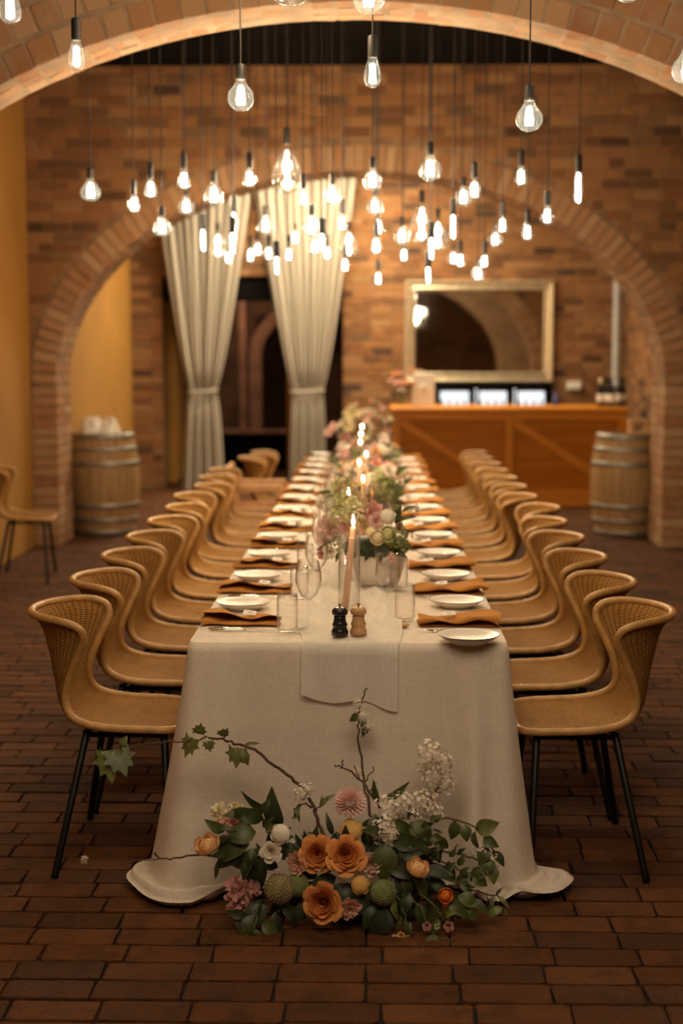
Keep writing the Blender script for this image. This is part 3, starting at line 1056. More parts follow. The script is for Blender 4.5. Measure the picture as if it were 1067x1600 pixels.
for side in (-1, 1):
    nm = SIDES[side]
    for i in range(13):
        o = ORD[i]
        y = CY0 + PITCH * i + (rnd.uniform(-.012, .012) if i else 0)
        jx = rnd.uniform(-.008, .008)
        end = 'from the floor flowers, %s side' % nm
        p = thing('plate', 'shallow white side plate with dark rim, %s %s' % (o, end), 'plate', (side * (.365 + jx), y - side * .285, TZ + .0015), group='side plates on the long table')
        place('dish', PLATE, p); place('edge', EDGE, p)
        nk = place('napkin', NAPK[(i * 2 + (side > 0)) % 6], None, (side * .225, y + rnd.uniform(-.008, .008), TZ + .002), (0, 0, (math.pi if side < 0 else 0) + rnd.uniform(-.06, .06)))
        tag(nk, 'folded ochre linen napkin overhanging the table edge, %s %s' % (o, end), 'napkin', 'ochre napkins on the long table')
        cdx = thing('place_card', 'small white place card on an ochre napkin, %s %s' % (o, end), 'card', (side * (.315 + rnd.uniform(-.01, .02)), y - .005, TZ + .0405), group='place cards on the napkins')
        cdx.rotation_euler = (.22 * (1 if side < 0 else .8), -.10 * side, rnd.uniform(-.25, .25))
        place('sheet', CARD, cdx); place('writing', INK, cdx)
        fk = place('fork', FORK, None, (side * .43, y - side * .105, TZ + .002), (0, 0, (0 if side < 0 else math.pi) + rnd.uniform(-.12, .12)))
        tag(fk, 'steel fork between plate and napkin, %s %s' % (o, end), 'fork', 'forks on the long table')
        for k in range(2):
            kn = place('knife', KNIFE, None, (side * (.452 - .01 * k), y + side * (.092 + .028 * k), TZ + .002), (0, 0, (0 if side < 0 else math.pi) + rnd.uniform(-.04, .04)))
            tag(kn, 'steel knife, %s of the pair, %s %s' % (('inner', 'outer')[k], o, end), 'knife', 'knives on the long table')
        if i < 12 or side < 0:
            tx, ty = (-.19, -.135) if side < 0 else (.178, .06)
            wx, wy = (-.128, -.115) if side < 0 else (.122, .035)
            g = place('tumbler', TUMBLER, None, (tx + rnd.uniform(-.006, .006), y + ty, TZ + .002))
            tag(g, 'clear glass tumbler beside a napkin, %s %s' % (o, end), 'glass', 'tumblers on the long table')
            wgl = thing('wine_glass', 'clear stemmed wine glass beside a tumbler, %s %s' % (o, end), 'glass', (wx + rnd.uniform(-.006, .006), y + wy, TZ + .007), group='wine glasses on the long table')
            place('stem', WSTEM, wgl); place('bowl', WBOWL, wgl)

# pepper and salt mills at the table's end
def mill(name, label, x, y, m):
    t = thing(name, label, 'grinder', (x, y, TZ + .012))
    MB().lathe([(0, 0), (.026, 0), (.0265, .012), (.024, .018), (.021, .024), (.023, .030), (.0245, .034), (.021, .040), (.0185, .050), (.0190, .058), (.0155, .062)], 28).obj('body', m, t, smooth=True)
    MB().lathe([(.016, .062), (.0235, .065), (.0255, .072), (.0240, .080), (.016, .0865), (.008, .088), (0, .088)], 28).obj('cap', m, t, smooth=True)
    MB().lathe([(.003, .088), (.003, .093), (.006, .096), (.0055, .100), (0, .102)], 12).obj('knob', M['brass'], t, smooth=True)
mill('pepper_mill', 'small black lacquered pepper mill at the table end', -.026, 4.375, M['black_lacquer'])
mill('salt_mill', 'small beech wood salt mill beside the black pepper mill', .032, 4.385, M['oak_end'])
sp = thing('salt_dish', 'tiny wooden salt dish with a clear knob beside a tumbler', 'dish', (.178, 4.555, TZ + .002))
MB().lathe([(0, 0), (.008, 0), (.017, .006), (.019, .010), (.014, .013), (0, .014)], 20).obj('dish', M['oak_end'], sp, smooth=True)
MB().lathe([(0, .013), (.006, .015), (.009, .020), (.006, .026), (0, .027)], 14).obj('knob', M['glass'], sp, smooth=True)

# taper candles in glass cylinders
CANDLES = [(551, 817, 4.84), (543, 772, 5.85), (566, 746, 6.62), (560, 720, 7.65), (571, 707, 8.35), (562, 688, 9.5), (563, 675, 10.5), (565, 663, 11.6)]
for i, (px, py, Y) in enumerate(CANDLES):
    top = at(px, py + 6, Y)
    x0 = top.x - (.012 if i == 0 else 0)
    t = thing('taper_candle', 'lit peach taper candle in a glass cylinder, %s from the table end' % ORD[i], 'candle', (x0, Y, TZ + .012), group='candles down the table')
    h = top.z - TZ - .012
    lean = .014 if i == 0 else .004
    MB().tube([(-lean, 0, .004), (0, 0, h * .5), (lean, 0, h - .006), (lean, 0, h)], [.0125, .0115, .0098, .006], 14).obj('wax_stick', M['wax'], t, smooth=True)
    gh = h - .035
    MB().lathe([(0, 0), (.036, 0), (.0375, .003), (.0375, gh), (.0362, gh), (.0362, .008), (0, .008)], 32).obj('glass_cylinder', M['glass'], t, smooth=True)
    MB().tube([(.0368 * math.cos(a), .0368 * math.sin(a), gh) for a in np.linspace(0, 2 * math.pi, 32, endpoint=False)], .0012, 5, closed=True).obj('glass_lip', M['glass'], t, smooth=True)
    MB().tube([(lean, 0, h), (lean, 0, h + .008)], .0008, 5).obj('wick', M['ink'], t)
    fh = 1.1 if i < 2 else .72
    MB().lathe([(0, h + .003), (.0045, h + .003 + .005 * fh), (.0064, h + .003 + .012 * fh), (.0050, h + .003 + .021 * fh), (.0020, h + .003 + .031 * fh), (0, h + .003 + .037 * fh)], 12, c=(lean, 0, 0)).obj('flame', M['flame'], t, smooth=True)
    ld = bpy.data.lights.new('candle_light', 'POINT'); ld.energy = 1.6; ld.color = (1, .58, .24); ld.shadow_soft_size = .012
    lo = bpy.data.objects.new('candle_light', ld); COL.objects.link(lo); lo.parent = t; lo.location = (lean, 0, h + .02)

# ------------------------------------------------------------------ hanging filament bulbs
def bulb_profile(kind):
    # (r, z) with width 1, z from 0 at the tip to 1 at the neck
    if kind == 'pear':
        return [(0, 0), (.05, .0), (.16, .015), (.33, .075), (.46, .18), (.5, .31), (.47, .45), (.38, .65), (.29, .83), (.22, .95), (.20, 1)]
    if kind == 'globe':
        pr = [(0, 0)]
        for k in range(1, 12):
            a = math.pi * k / 14
            pr.append((.5 * math.sin(a), .40 - .40 * math.cos(a)))
        return pr + [(.245, .80), (.20, .88), (.19, 1)]
    if kind == 'drop':
        return [(0, 0), (.14, .012), (.30, .055), (.43, .14), (.495, .26), (.49, .37), (.42, .51), (.32, .66), (.22, .80), (.16, .89), (.14, .94), (.17, .97), (.16, 1)]
    return [(0, 0), (.2, .01), (.38, .04), (.48, .09), (.5, .16), (.5, .85), (.46, .92), (.36, .97), (.34, 1)]


BM = {k: MB().lathe(bulb_profile(k), 24, cap=False).me('glass', M['amber_glass'] if k == 'drop' else M['bulb_glass'], True) for k in ('pear', 'globe', 'drop', 'tube')}


def filament_mesh(kind):
    b = MB()
    if kind in ('pear', 'globe'):
        z0, z1, rr, fr = ((.17, .72, .13, .062) if kind == 'pear' else (.20, .66, .10, .055))
        for k in range(6):
            a = 2 * math.pi * k / 6
            b.tube([(rr * math.cos(a), rr * math.sin(a), z0), (rr * .75 * math.cos(a + .2), rr * .75 * math.sin(a + .2), z1)], fr, 6)
    else:
        z0, z1, fr = ((.10, .84, .050) if kind == 'drop' else (.06, .90, .22))
        pts = [(.03 * math.sin(k * .9), .03 * math.cos(k * .7), z0 + (z1 - z0) * k / 8) for k in range(9)]
        b.tube(pts, [fr * .8] + [fr] * 7 + [fr * .7], 8)
    return b.me('filament', M['filament'], True)


FM = {k: filament_mesh(k) for k in BM}
SOCK = MB().lathe([(0, 1.0), (.55, 1.0), (.9, .96), (1, .9), (1, .08), (.95, 0), (0, 0)], 16).me('socket', M['socket'], True)
CORD = MB().lathe([(1, 0), (1, 1)], 8).me('cord', M['cord'], True)
NOMINAL = {'pear': .064, 'globe': .095, 'drop': .165, 'tube': .036}
#        kind    px   top  bottom width
BULBS = [('pear', 15, -18, 37, 36), ('pear', 119, 60, 110, 29), ('globe', 376, 122, 174, 42), ('drop', 453, -110, 9, 76), ('globe', 576, -38, 22, 50),
         ('pear', 582, 87, 137, 29), ('globe', 827, 155, 206, 43), ('globe', 1074, 76, 132, 48), ('globe', 981, -44, 4, 42),
         ('globe', 141, 279, 315, 32), ('pear', 209, 303, 333, 20), ('pear', 235, 277, 310, 21), ('pear', 287, 262, 297, 22), ('globe', 291, 305, 336, 26),
         ('globe', 334, 284, 322, 33), ('globe', 253, 338, 369, 30), ('pear', 390, 261, 293, 21), ('drop', 448, 224, 303, 49), ('pear', 474, 293, 323, 20),
         ('globe', 519, 287, 321, 30), ('globe', 582, 262, 298, 31), ('globe', 672, 241, 283, 36), ('pear', 741, 277, 312, 22), ('globe', 724, 290, 322, 26),
         ('pear', 814, 258, 291, 21), ('tube', 904, 267, 318, 13), ('pear', 855, 320, 351, 20), ('pear', 824, 347, 376, 18), ('pear', 785, 336, 365, 19),
         ('globe', 774, 360, 385, 22), ('pear', 757, 395, 419, 17), ('globe', 747, 414, 439, 21), ('tube', 708, 334, 374, 12), ('globe', 709, 390, 414, 18),
         ('pear', 719, 393, 418, 16), ('drop', 659, 316, 380, 39), ('drop', 684, 342, 391, 34), ('tube', 674, 370, 406, 12), ('tube', 669, 416, 444, 12),
         ('globe', 628, 352, 382, 25), ('pear', 631, 386, 409, 15), ('globe', 586, 304, 336, 27), ('pear', 591, 340, 369, 18), ('pear', 588, 368, 398, 19),
         ('pear', 591, 422, 446, 15), ('pear', 534, 332, 362, 19), ('drop', 545, 360, 401, 29), ('pear', 539, 401, 425, 15), ('globe', 487, 335, 370, 31),
         ('globe', 461, 359, 382, 19), ('pear', 451, 385, 409, 16), ('tube', 432, 400, 429, 12), ('pear', 420, 383, 407, 15), ('globe', 402, 376, 401, 20),
         ('pear', 391, 385, 410, 15), ('globe', 415, 335, 366, 27), ('globe', 492, 371, 398, 24), ('tube', 503, 364, 392, 12), ('pear', 511, 383, 406, 15),
         ('tube', 365, 330, 367, 13), ('tube', 363, 362, 397, 12), ('drop', 340, 362, 403, 30), ('globe', 357, 391, 412, 16), ('tube', 317, 357, 393, 12)]
KN = {'pear': 'pear shaped', 'globe': 'round globe', 'drop': 'large teardrop', 'tube': 'slim tube'}
COUNT = ['first', 'second', 'third', 'fourth', 'fifth', 'sixth', 'seventh', 'eighth', 'ninth', 'tenth', 'eleventh', 'twelfth', 'thirteenth', 'fourteenth', 'fifteenth', 'sixteenth', 'seventeenth',
         'eighteenth', 'nineteenth', 'twentieth', 'twenty-first', 'twenty-second', 'twenty-third', 'twenty-fourth', 'twenty-fifth', 'twenty-sixth', 'twenty-seventh', 'twenty-eighth', 'twenty-ninth', 'thirtieth', 'thirty-first']
rank = {}
for k in BM:
    for n_, (px, j) in enumerate(sorted((b[1], j) for j, b in enumerate(BULBS) if b[0] == k)): rank[j] = n_
for j, (kind, px, yt, yb, wpx) in enumerate(BULBS):
    d = FPX * NOMINAL[kind] / wpx
    if j > 8: d = min(max(d, 7.05 + (j % 5) * .06), 11.6 - (j % 4) * .3)
    top, bot = at(px, yt, d), at(px, yb, d)
    zc = proj(bot)[2]
    wd = wpx * zc / FPX
    hg = top.z - bot.z
    t = thing('hanging_bulb', 'lit %s filament bulb on black cord, %s such bulb from the ochre wall' % (KN[kind], COUNT[rank[j]]), 'bulb', (top.x, d, bot.z), group='filament bulbs hanging over the table')
    gl_ = place('glass', BM[kind], t, (0, 0, 0), None, (wd, wd, hg))
    place('filament', FM[kind], t, (0, 0, 0), None, (wd, wd, hg))
    sr, sh = (.0150, .075) if kind != 'drop' else (.018, .085)
    if j < 9: sr *= 1.12
    if kind == 'globe': sh = .055
    k_ = min(1.25, wd / NOMINAL[kind])
    sr *= k_; sh *= k_
    sk = place('socket', SOCK, t, (0, 0, hg - .006), None, (sr, sr, sh))
    place('cord', CORD, t, (0, 0, hg + sh - .008), None, (.0027, .0027, ZC - (bot.z + hg + sh - .008)))
    ld = bpy.data.lights.new('bulb_light', 'POINT'); ld.energy = BULB_W * (1.6 if kind == 'drop' else 1.0); ld.color = BULB_COL; ld.shadow_soft_size = wd * .2
    lo = bpy.data.objects.new('bulb_light', ld); COL.objects.link(lo); lo.parent = t; lo.location = (0, 0, hg * .45)

# ------------------------------------------------------------------ flowers
FC = {'orange': ((.86, .42, .15), (.72, .29, .085)), 'peach': ((.86, .56, .29), (.78, .45, .20)), 'yellow': ((.84, .56, .22), (.76, .44, .13)),
      'pink': ((.80, .48, .45), (.68, .34, .33)), 'rosepink': ((.84, .60, .55), (.72, .45, .42)), 'coral': ((.82, .50, .38), (.70, .36, .27)), 'white': ((.88, .82, .72), (.78, .70, .58)),
      'cream': ((.84, .76, .54), (.76, .66, .40)), 'lime': ((.66, .66, .36), (.50, .52, .24)), 'green': ((.26, .29, .12), (.16, .19, .07)),
      'tan': ((.36, .30, .15), (.22, .17, .08)), 'poppy': ((.88, .26, .05), (.75, .18, .03)), 'mauve': ((.60, .32, .30), (.48, .23, .22))}
FC['blush'] = ((.90, .74, .66), (.82, .58, .52))
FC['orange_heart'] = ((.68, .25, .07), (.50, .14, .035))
FM_ = {k: mat('petal ' + k, c1, .85, col2=c2, vscale=2.5, trans=.15, spec=.15) for k, (c1, c2) in FC.items()}
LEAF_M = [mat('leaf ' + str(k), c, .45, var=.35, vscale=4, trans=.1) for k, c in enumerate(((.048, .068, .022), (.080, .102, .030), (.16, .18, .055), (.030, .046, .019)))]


def petal_v(Rb, Rt, H, ha, curl, nx=7, nt=6, ruffle=0.0, r=None, close=0.0):
    v, f = [], []
    for j in range(nt):
        t = j / (nt - 1)
        rad = Rb + (Rt - Rb) * math.sin(t * math.pi / 2) ** .9
        lip = max(0, (t - .72) / .28)
        rad += curl * lip ** 2 - close * t ** 3
        z = H * t ** 1.15 - curl * .7 * lip ** 2
        hw = ha * (.55 + .45 * math.sin(math.pi * min(1, t * .9 + .18)))
        for i in range(nx):
            s = i / (nx - 1) * 2 - 1
            a = s * hw
            zz = z * (1 - .13 * s * s * t) - .04 * abs(s) ** 3 * t
            rr = rad * (1 - .05 * s * s)
            if ruffle: zz += ruffle * t * math.sin(s * 9 + (r or rnd).uniform(0, 6)); rr += ruffle * t * math.cos(s * 7 + (r or rnd).uniform(0, 6))
            v.append((rr * math.cos(a), rr * math.sin(a), zz))
    for j in range(nt - 1):
        for i in range(nx - 1):
            f.append((j * nx + i, j * nx + i + 1, (j + 1) * nx + i + 1, (j + 1) * nx + i))
    return v, f


def turn(v, a, tz=0):
    c, s = math.cos(a), math.sin(a)
    return [(x * c - y * s, x * s + y * c, z + tz) for x, y, z in v]


_cache = {}


def bloom_mesh(kind, col, seed=0):
    key = (kind, col, seed)
    if key in _cache: return _cache[key]
    r = random.Random(seed * 17 + hash(kind) % 97 if False else seed * 17 + len(kind))
    b = MB()
    if kind in ('rose_heart', 'rose'):
        # the rolled heart: petals wound round each other
        turns = 3.6; a0 = r.uniform(0, 6); k1, k2 = r.uniform(0, 6), r.uniform(0, 6)
        def wind(u, v):
            th = u * turns * 2 * math.pi
            rr = (.035 + .44 * u) * (1 + .09 * math.sin(2.3 * th + k1))
            top = .60 - .10 * (1 - u) ** 2 + .04 * math.sin(1.9 * th + k2)
            lip = max(0, (v - .7) / .3) ** 2
            rad = rr * (.55 + .45 * v ** .7) + .055 * lip * (.4 + u)
            return (rad * math.cos(th + a0), rad * math.sin(th + a0), top * v - .03 * lip)
        b.grid(wind, 110, 7)
        b.lathe([(0, .10), (.3, .10), (.42, .16)], 16, cap=False)
    if kind == 'rose_heart':
        for n, Rt, H, ha, cu in ((4, .52, .60, 1.1, .06),):
            for k in range(n):
                v, f = petal_v(.06, Rt, H * r.uniform(.95, 1.05), ha, cu); b.add(turn(v, k * 1.57 + r.uniform(-.2, .2)), f)
    elif kind == 'rose':
        for n, Rt, H, ha, cu in ((4, .54, .60, 1.1, .06), (5, .70, .52, .88, .10), (5, .90, .40, .82, .13)):
            a0 = r.uniform(0, 6)
            for k in range(n):
                v, f = petal_v(.06, Rt * r.uniform(.92, 1.08), H * r.uniform(.95, 1.05), ha, cu); b.add(turn(v, a0 + 2 * math.pi * k / n), f)
    elif kind == 'ranunculus':
        # tightly wrapped ball of petals
        def ball(u, v):
            th = 2 * math.pi * u; ph = .02 + 2.45 * v
            k = ph * 3.0 + u * 2 + .25 * math.sin(3 * th)
            rr = 1.0 - .10 * (k - math.floor(k))
            return (rr * math.sin(ph) * math.cos(th), rr * math.sin(ph) * math.sin(th), .35 + .72 * rr * math.cos(ph))
        b.grid(ball, 40, 34, closed_u=True)
        a0 = r.uniform(0, 6)
        for k in range(5):
            v, f = petal_v(.3, 1.04, .62, .75, .03); b.add(turn(v, a0 + 1.257 * k), f)
    elif kind == 'cup':
        b.lathe([(0, .05), (.4, .15), (.58, .42), (.5, .68), (.28, .84), (0, .9)], 14)
        for n, Rt, H, ha, cl_ in ((3, .45, .95, 1.3, .3), (4, .72, .95, 1.0, .28), (5, .95, .88, .9, .18)):
            a0 = r.uniform(0, 6)
            for k in range(n):
                v, f = petal_v(.15, Rt, H * r.uniform(.9, 1.05), ha, 0, close=cl_); b.add(turn(v, a0 + 2 * math.pi * k / n), f)
    elif kind == 'carnation':
        for n, Rt, H, ha in ((4, .2, .72, .7), (6, .38, .68, .6), (8, .58, .60, .5), (9, .78, .48, .45), (10, .94, .30, .42)):
            a0 = r.uniform(0, 6)
            for k in range(n):
                v, f = petal_v(.05, Rt * r.uniform(.85, 1.1), H * r.uniform(.85, 1.1), ha, .05, ruffle=.055, r=r); b.add(turn(v, a0 + 2 * math.pi * k / n), f)
    elif kind == 'mum':
        N = 170
        for k in range(N):
            t = (k + .5) / N
            ph = math.acos(1 - 1.25 * t); th = k * 2.39996
            d = Vector((math.sin(ph) * math.cos(th), math.sin(ph) * math.sin(th), math.cos(ph)))
            side = d.cross(Vector((0, 0, 1))).normalized() if ph > .05 else Vector((1, 0, 0))
            up = Vector((0, 0, 1))
            c0, c1, c2 = d * .35, d * .78 + up * .06, d * r.uniform(.95, 1.04) + up * (.12 - .22 * (ph > 1.2))
            w = .075
            b.add([c0 - side * w * .6, c0 + side * w * .6, c1 + side * w, c2, c1 - side * w, c1 + up * -.03], [(0, 1, 5), (0, 5, 4), (1, 2, 5), (5, 2, 3), (5, 3, 4)])
    elif kind == 'pod':
        b.lathe([(0, -.78)] + [(.82 * math.sin(a), -.82 * math.cos(a)) for a in np.linspace(.35, 2.9, 10)] + [(0, .82)], 16)
        N = 190
        for k in range(N):
            t = (k + .5) / N
            ph = math.acos(1 - 1.7 * t); th = k * 2.39996
            d = Vector((math.sin(ph) * math.cos(th), math.sin(ph) * math.sin(th), math.cos(ph)))
            e = d.orthogonal().normalized(); g = d.cross(e)
            w = .100
            ps = [d * .80 + (e * math.cos(q) + g * math.sin(q)) * w for q in (0, 1.257, 2.513, 3.77, 5.027)] + [d * .90 + Vector((0, 0, .05))]
            b.add(ps, [(0, 1, 5), (1, 2, 5), (2, 3, 5), (3, 4, 5), (4, 0, 5)])
    elif kind == 'cluster':
        N = 60
        for k in range(N):
            t = (k + .5) / N
            ph = math.acos(1 - 1.6 * t); th = k * 2.39996 + r.uniform(-.3, .3)
            d = Vector((math.sin(ph) * math.cos(th), math.sin(ph) * math.sin(th), math.cos(ph)))
            c = d * r.uniform(.60, 1.12)
            e = (d + Vector((r.uniform(-.5, .5), r.uniform(-.5, .5), r.uniform(-.5, .5)))).normalized()
            a = e.orthogonal().normalized(); g = e.cross(a)
            sz = r.uniform(.19, .27)
            for q in range(5):
                an = 2 * math.pi * q / 5
                u = a * math.cos(an) + g * math.sin(an); s = a * -math.sin(an) + g * math.cos(an)
                b.add([c, c + u * sz * .55 + s * sz * .36 + e * .04, c + u * sz + e * .02, c + u * sz * .55 - s * sz * .36 + e * .04], [(0, 1, 2), (0, 2, 3)])
    elif kind == 'stock':
        for k in range(16):
            c = Vector((r.uniform(-.75, .75), r.uniform(-.5, .5), r.uniform(-.2, .5)))
            for q in range(4):
                v, f = petal_v(.02, .42, .22, .7, .05, nx=5, nt=4, ruffle=.05, r=r)
                Mx = Matrix.Rotation(r.uniform(-.8, .8), 3, 'X') @ Matrix.Rotation(r.uniform(-.8, .8), 3, 'Y')
                b.add([Mx @ Vector(p) + c for p in turn(v, q * 1.57)], f)
    me = b.me(kind, FM_[col], True)
    _cache[key] = me
    return me


def leaf_mesh(kind, m):
    key = ('leaf', kind, m)
    if key in _cache: return _cache[key]
    b = MB()
    if kind == 'ivy':
        out = [(0, 0), (.02, .30), (-.12, .46), (.18, .42), (.30, .62), (.42, .38), (.72, .36), (.66, .18), (1, 0)]
        pts = out + [(x, -y) for x, y in out[-2:0:-1]]
        v = [(.3, 0, .03)] + [(x, y, -.10 * abs(y) - .12 * x * x) for x, y in pts]
        b.add(v, [(0, i, i % len(pts) + 1) for i in range(1, len(pts) + 1)])
    else:
        wd = {'ovate': .25, 'lance': .14, 'round': .36}[kind]
        n = 7; v = []
        for i in range(n):
            t = i / (n - 1)
            h = wd * (math.sin(math.pi * t ** .8)) ** .9 if 0 < t < 1 else .012
            z = .10 * math.sin(t * math.pi) - .22 * t * t
            v += [(t, -h, z + h * .35), (t, 0, z), (t, h, z + h * .35)]
        f = []
        for i in range(n - 1):
            a = i * 3
            f += [(a, a + 3, a + 4, a + 1), (a + 1, a + 4, a + 5, a + 2)]
        b.add(v, f)
    me = b.me('leaf', LEAF_M[m], True)
    _cache[key] = me
    return me


def aim(d, spin=0.0):
    """rotation that turns +z to d"""
    return Vector((0, 0, 1)).rotation_difference(Vector(d).normalized()) @ Quaternion((0, 0, 1), spin)


def aim_x(d, spin=0.0):
    q = Vector((1, 0, 0)).rotation_difference(Vector(d).normalized())
    return Quaternion(Vector(d).normalized(), spin) @ q


def leaf(parent, p, d, size, kind='ovate', m=0):
    """a leaf that grows towards d and turns its face outward and up"""
    x = Vector(d).normalized()
    f = Vector((rnd.uniform(-.6, .6), -1 + rnd.uniform(-.3, .6), .45 + rnd.uniform(-.5, .5)))
    z = f - x * f.dot(x)
    z = z.normalized() if z.length > .05 else x.orthogonal().normalized()
    y = z.cross(x)
    q = Matrix(((x.x, y.x, z.x), (x.y, y.y, z.y), (x.z, y.z, z.z)))
    return place('leaf', leaf_mesh(kind, m), parent, Vector(p), q, size * rnd.uniform(.75, 1.0))


def bloom(parent, name, p, d, rad, kind, col, seed=0, squash=1.0, stuff=False, label=None):
    o = place(name, bloom_mesh(kind, col, seed), parent, p, aim(d, rnd.uniform(0, 6)), (rad, rad, rad * squash))
    if stuff: o['kind'] = 'stuff'
    if label: o['label'] = label
    return o


PET = {}
def full_rose(parent, p, d, rad, col, seed, label):
    """heart with each outer petal a piece of its own"""
    o = bloom(parent, 'rose', p, d, rad, 'rose_heart', col + '_heart', seed, label=label)
    for lay_, (n, Rt, H, ha, cu) in enumerate(((5, .60, .60, .88, .07), (5, .76, .54, .82, .10), (6, .90, .42, .74, .12))):
        if (col, lay_) not in PET:
            v, f = petal_v(.10, Rt, H, ha, cu, nx=8, nt=7); b = MB(); b.add(v, f); PET[(col, lay_)] = b.me('petal', FM_[col], True)
        a0 = rnd.uniform(0, 6)
        for k in range(n):
            q = Quaternion((0, 0, 1), a0 + 2 * math.pi * k / n + rnd.uniform(-.12, .12)) @ Quaternion((0, 1, 0), rnd.uniform(-.10, .10))
            s = rnd.uniform(.93, 1.06)
            place('petal', PET[(col, lay_)], o, (0, 0, -.02 * lay_), q, s)
    return o


def branch(parent, pts, r0, r1, m='stem', name='branch', wob=.004):
    P = [Vector(p) for p in pts]
    fine = []
    for i in range(len(P) - 1):
        a, b_, c, d = P[max(i - 1, 0)], P[i], P[i + 1], P[min(i + 2, len(P) - 1)]
        for k in range(6):
            t = k / 6; t2, t3 = t * t, t * t * t
            fine.append(.5 * ((2 * b_) + (c - a) * t + (2 * a - 5 * b_ + 4 * c - d) * t2 + (3 * b_ - a - 3 * c + d) * t3))
    fine.append(P[-1])
    fine = [p + Vector([rnd.uniform(-wob, wob) for _ in range(3)]) for p in fine]
    n = len(fine)
    return MB().tube(fine, [r0 + (r1 - r0) * i / (n - 1) for i in range(n)], 6).obj(name, M[m], parent, smooth=True)


# ---- the arrangement on the floor at the table's end
FA = thing('floor_flowers', 'large flower arrangement on the floor with orange roses, branches and greenery', 'flowers', (0, 0, 0))
front = Vector((0, -1, .35))
YF = 4.0
def fp(px, py, Y=YF): return at(px, py, Y)
# hidden bowl that carries it
MB().lathe([(0, .004), (.09, .004), (.105, .02), (.108, .05), (.09, .05), (0, .04)], 24, c=(.02, 4.05, 0)).obj('bowl', M['black_lacquer'], FA, smooth=True)
S_ = 1 / 525.0
full_rose(FA, fp(497, 1335, 3.95), (-.15, -1, .30), 29 * S_, 'orange', 1, 'open orange rose')
full_rose(FA, fp(540, 1336, 3.93), (.05, -1, .35), 31 * S_, 'orange', 2, 'widest open orange rose')
full_rose(FA, fp(507, 1409, 3.90), (-.35, -1, .10), 33 * S_, 'orange', 3, 'lowest orange rose')
bloom(FA, 'ranunculus', fp(549, 1300, 4.0), (.0, -.8, .8), 17 * S_, 'ranunculus', 'yellow', 1, label='yellow ranunculus')
bloom(FA, 'chrysanthemum', fp(547, 1256, 4.03), (-.1, -.5, .9), 27 * S_, 'mum', 'rosepink', 1, .9, label='pink chrysanthemum')
bloom(FA, 'carnation', fp(466, 1349, 3.95), (-.5, -1, .2), 19 * S_, 'carnation', 'coral', 1)
bloom(FA, 'carnation', fp(577, 1349, 3.94), (.4, -1, .3), 20 * S_, 'carnation', 'rosepink', 2)
bloom(FA, 'carnation', fp(546, 1418, 3.90), (.3, -1, -.1), 18 * S_, 'carnation', 'coral', 3)
bloom(FA, 'ranunculus', fp(562, 1382, 3.92), (.2, -1, .3), 14 * S_, 'ranunculus', 'yellow', 2)
bloom(FA, 'garden_rose', fp(329, 1330, 3.97), (-.35, -.5, 1), 25 * S_, 'cup', 'peach', 1, label='peach garden rose on the side of the curtains')
bloom(FA, 'garden_rose', fp(650, 1365, 3.90), (.25, -.5, 1), 22 * S_, 'cup', 'peach', 2)
bloom(FA, 'poppy', fp(694, 1398, 3.92), (.2, -1, .2), 15 * S_, 'cup', 'poppy', 3, label='small bright orange poppy')
bloom(FA, 'ranunculus', fp(441, 1304, 3.90), (-.4, -1, .5), 15 * S_, 'ranunculus', 'white', 4)
bloom(FA, 'lisianthus', fp(424, 1331, 3.89), (-.2, -1, .2), 17 * S_, 'rose', 'white', 5)
bloom(FA, 'stock', fp(375, 1398, 3.97), (-.3, -1, .2), 26 * S_, 'stock', 'mauve', 1, stuff=True)
bloom(FA, 'stock', fp(398, 1385, 3.97), (.1, -1, .3), 16 * S_, 'stock', 'mauve', 2, stuff=True)
bloom(FA, 'protea', fp(437, 1389, 3.93), (-.5, -1, .25), 27 * S_, 'pod', 'tan', 1)
bloom(FA, 'protea', fp(464, 1383, 3.95), (.2, -1, .4), 21 * S_, 'pod', 'green', 2)
bloom(FA, 'seed_head', fp(598, 1395, 3.91), (.2, -1, .3), 23 * S_, 'pod', 'green', 3)
bloom(FA, 'stock', fp(372, 1283, 4.06), (-.2, -1, .4), 23 * S_, 'stock', 'coral', 4, stuff=True)
bloom(FA, 'stock', fp(345, 1272, 4.08), (-.2, -1, .4), 17 * S_, 'stock', 'cream', 5, stuff=True)
bloom(FA, 'stock', fp(370, 1262, 4.10), (-.2, -1, .4), 13 * S_, 'stock', 'cream', 6, stuff=True)
for (x, y, w_, Y) in ((606, 1262, 21, 4.02), (630, 1256, 22, 4.04), (662, 1252, 20, 4.06), (676, 1268, 18, 4.05), (640, 1272, 18, 4.03), (598, 1296, 20, 3.97), (612, 1302, 13, 3.97),
                      (672, 1178, 21, 4.10), (690, 1192, 19, 4.10), (676, 1212, 20, 4.10), (694, 1222, 17, 4.10), (664, 1195, 15, 4.10),
                      (472, 1240, 13, 4.06), (481, 1233, 10, 4.06), (560, 1100, 9, 4.18), (566, 1120, 10, 4.18), (574, 1135, 10, 4.18), (752, 1330, 12, 4.03), (770, 1345, 12, 4.03), (757, 1350, 10, 4.03),
                      (560, 1366, 9, 3.97), (530, 1375, 9, 3.97), (455, 1318, 8, 4.0), (560, 1205, 5, 4.1)):
    bloom(FA, 'blossom_cluster', fp(x, y, Y), (rnd.uniform(-.3, .3), -1, .5), w_ * S_, 'cluster', 'white' if y < 1360 else 'cream', rnd.randint(1, 3), stuff=True)
for (x, y, w_, c_) in ((627, 1462, 7, 'yellow'), (637, 1466, 6, 'yellow'), (617, 1466, 6, 'cream'), (667, 1447, 7, 'mauve'), (701, 1447, 8, 'mauve'), (683, 1448, 5, 'lime')):
    bloom(FA, 'small_flower', fp(x, y, 3.88), (rnd.uniform(-.4, .4), -1, .2), w_ * S_, 'rose', c_, 7)
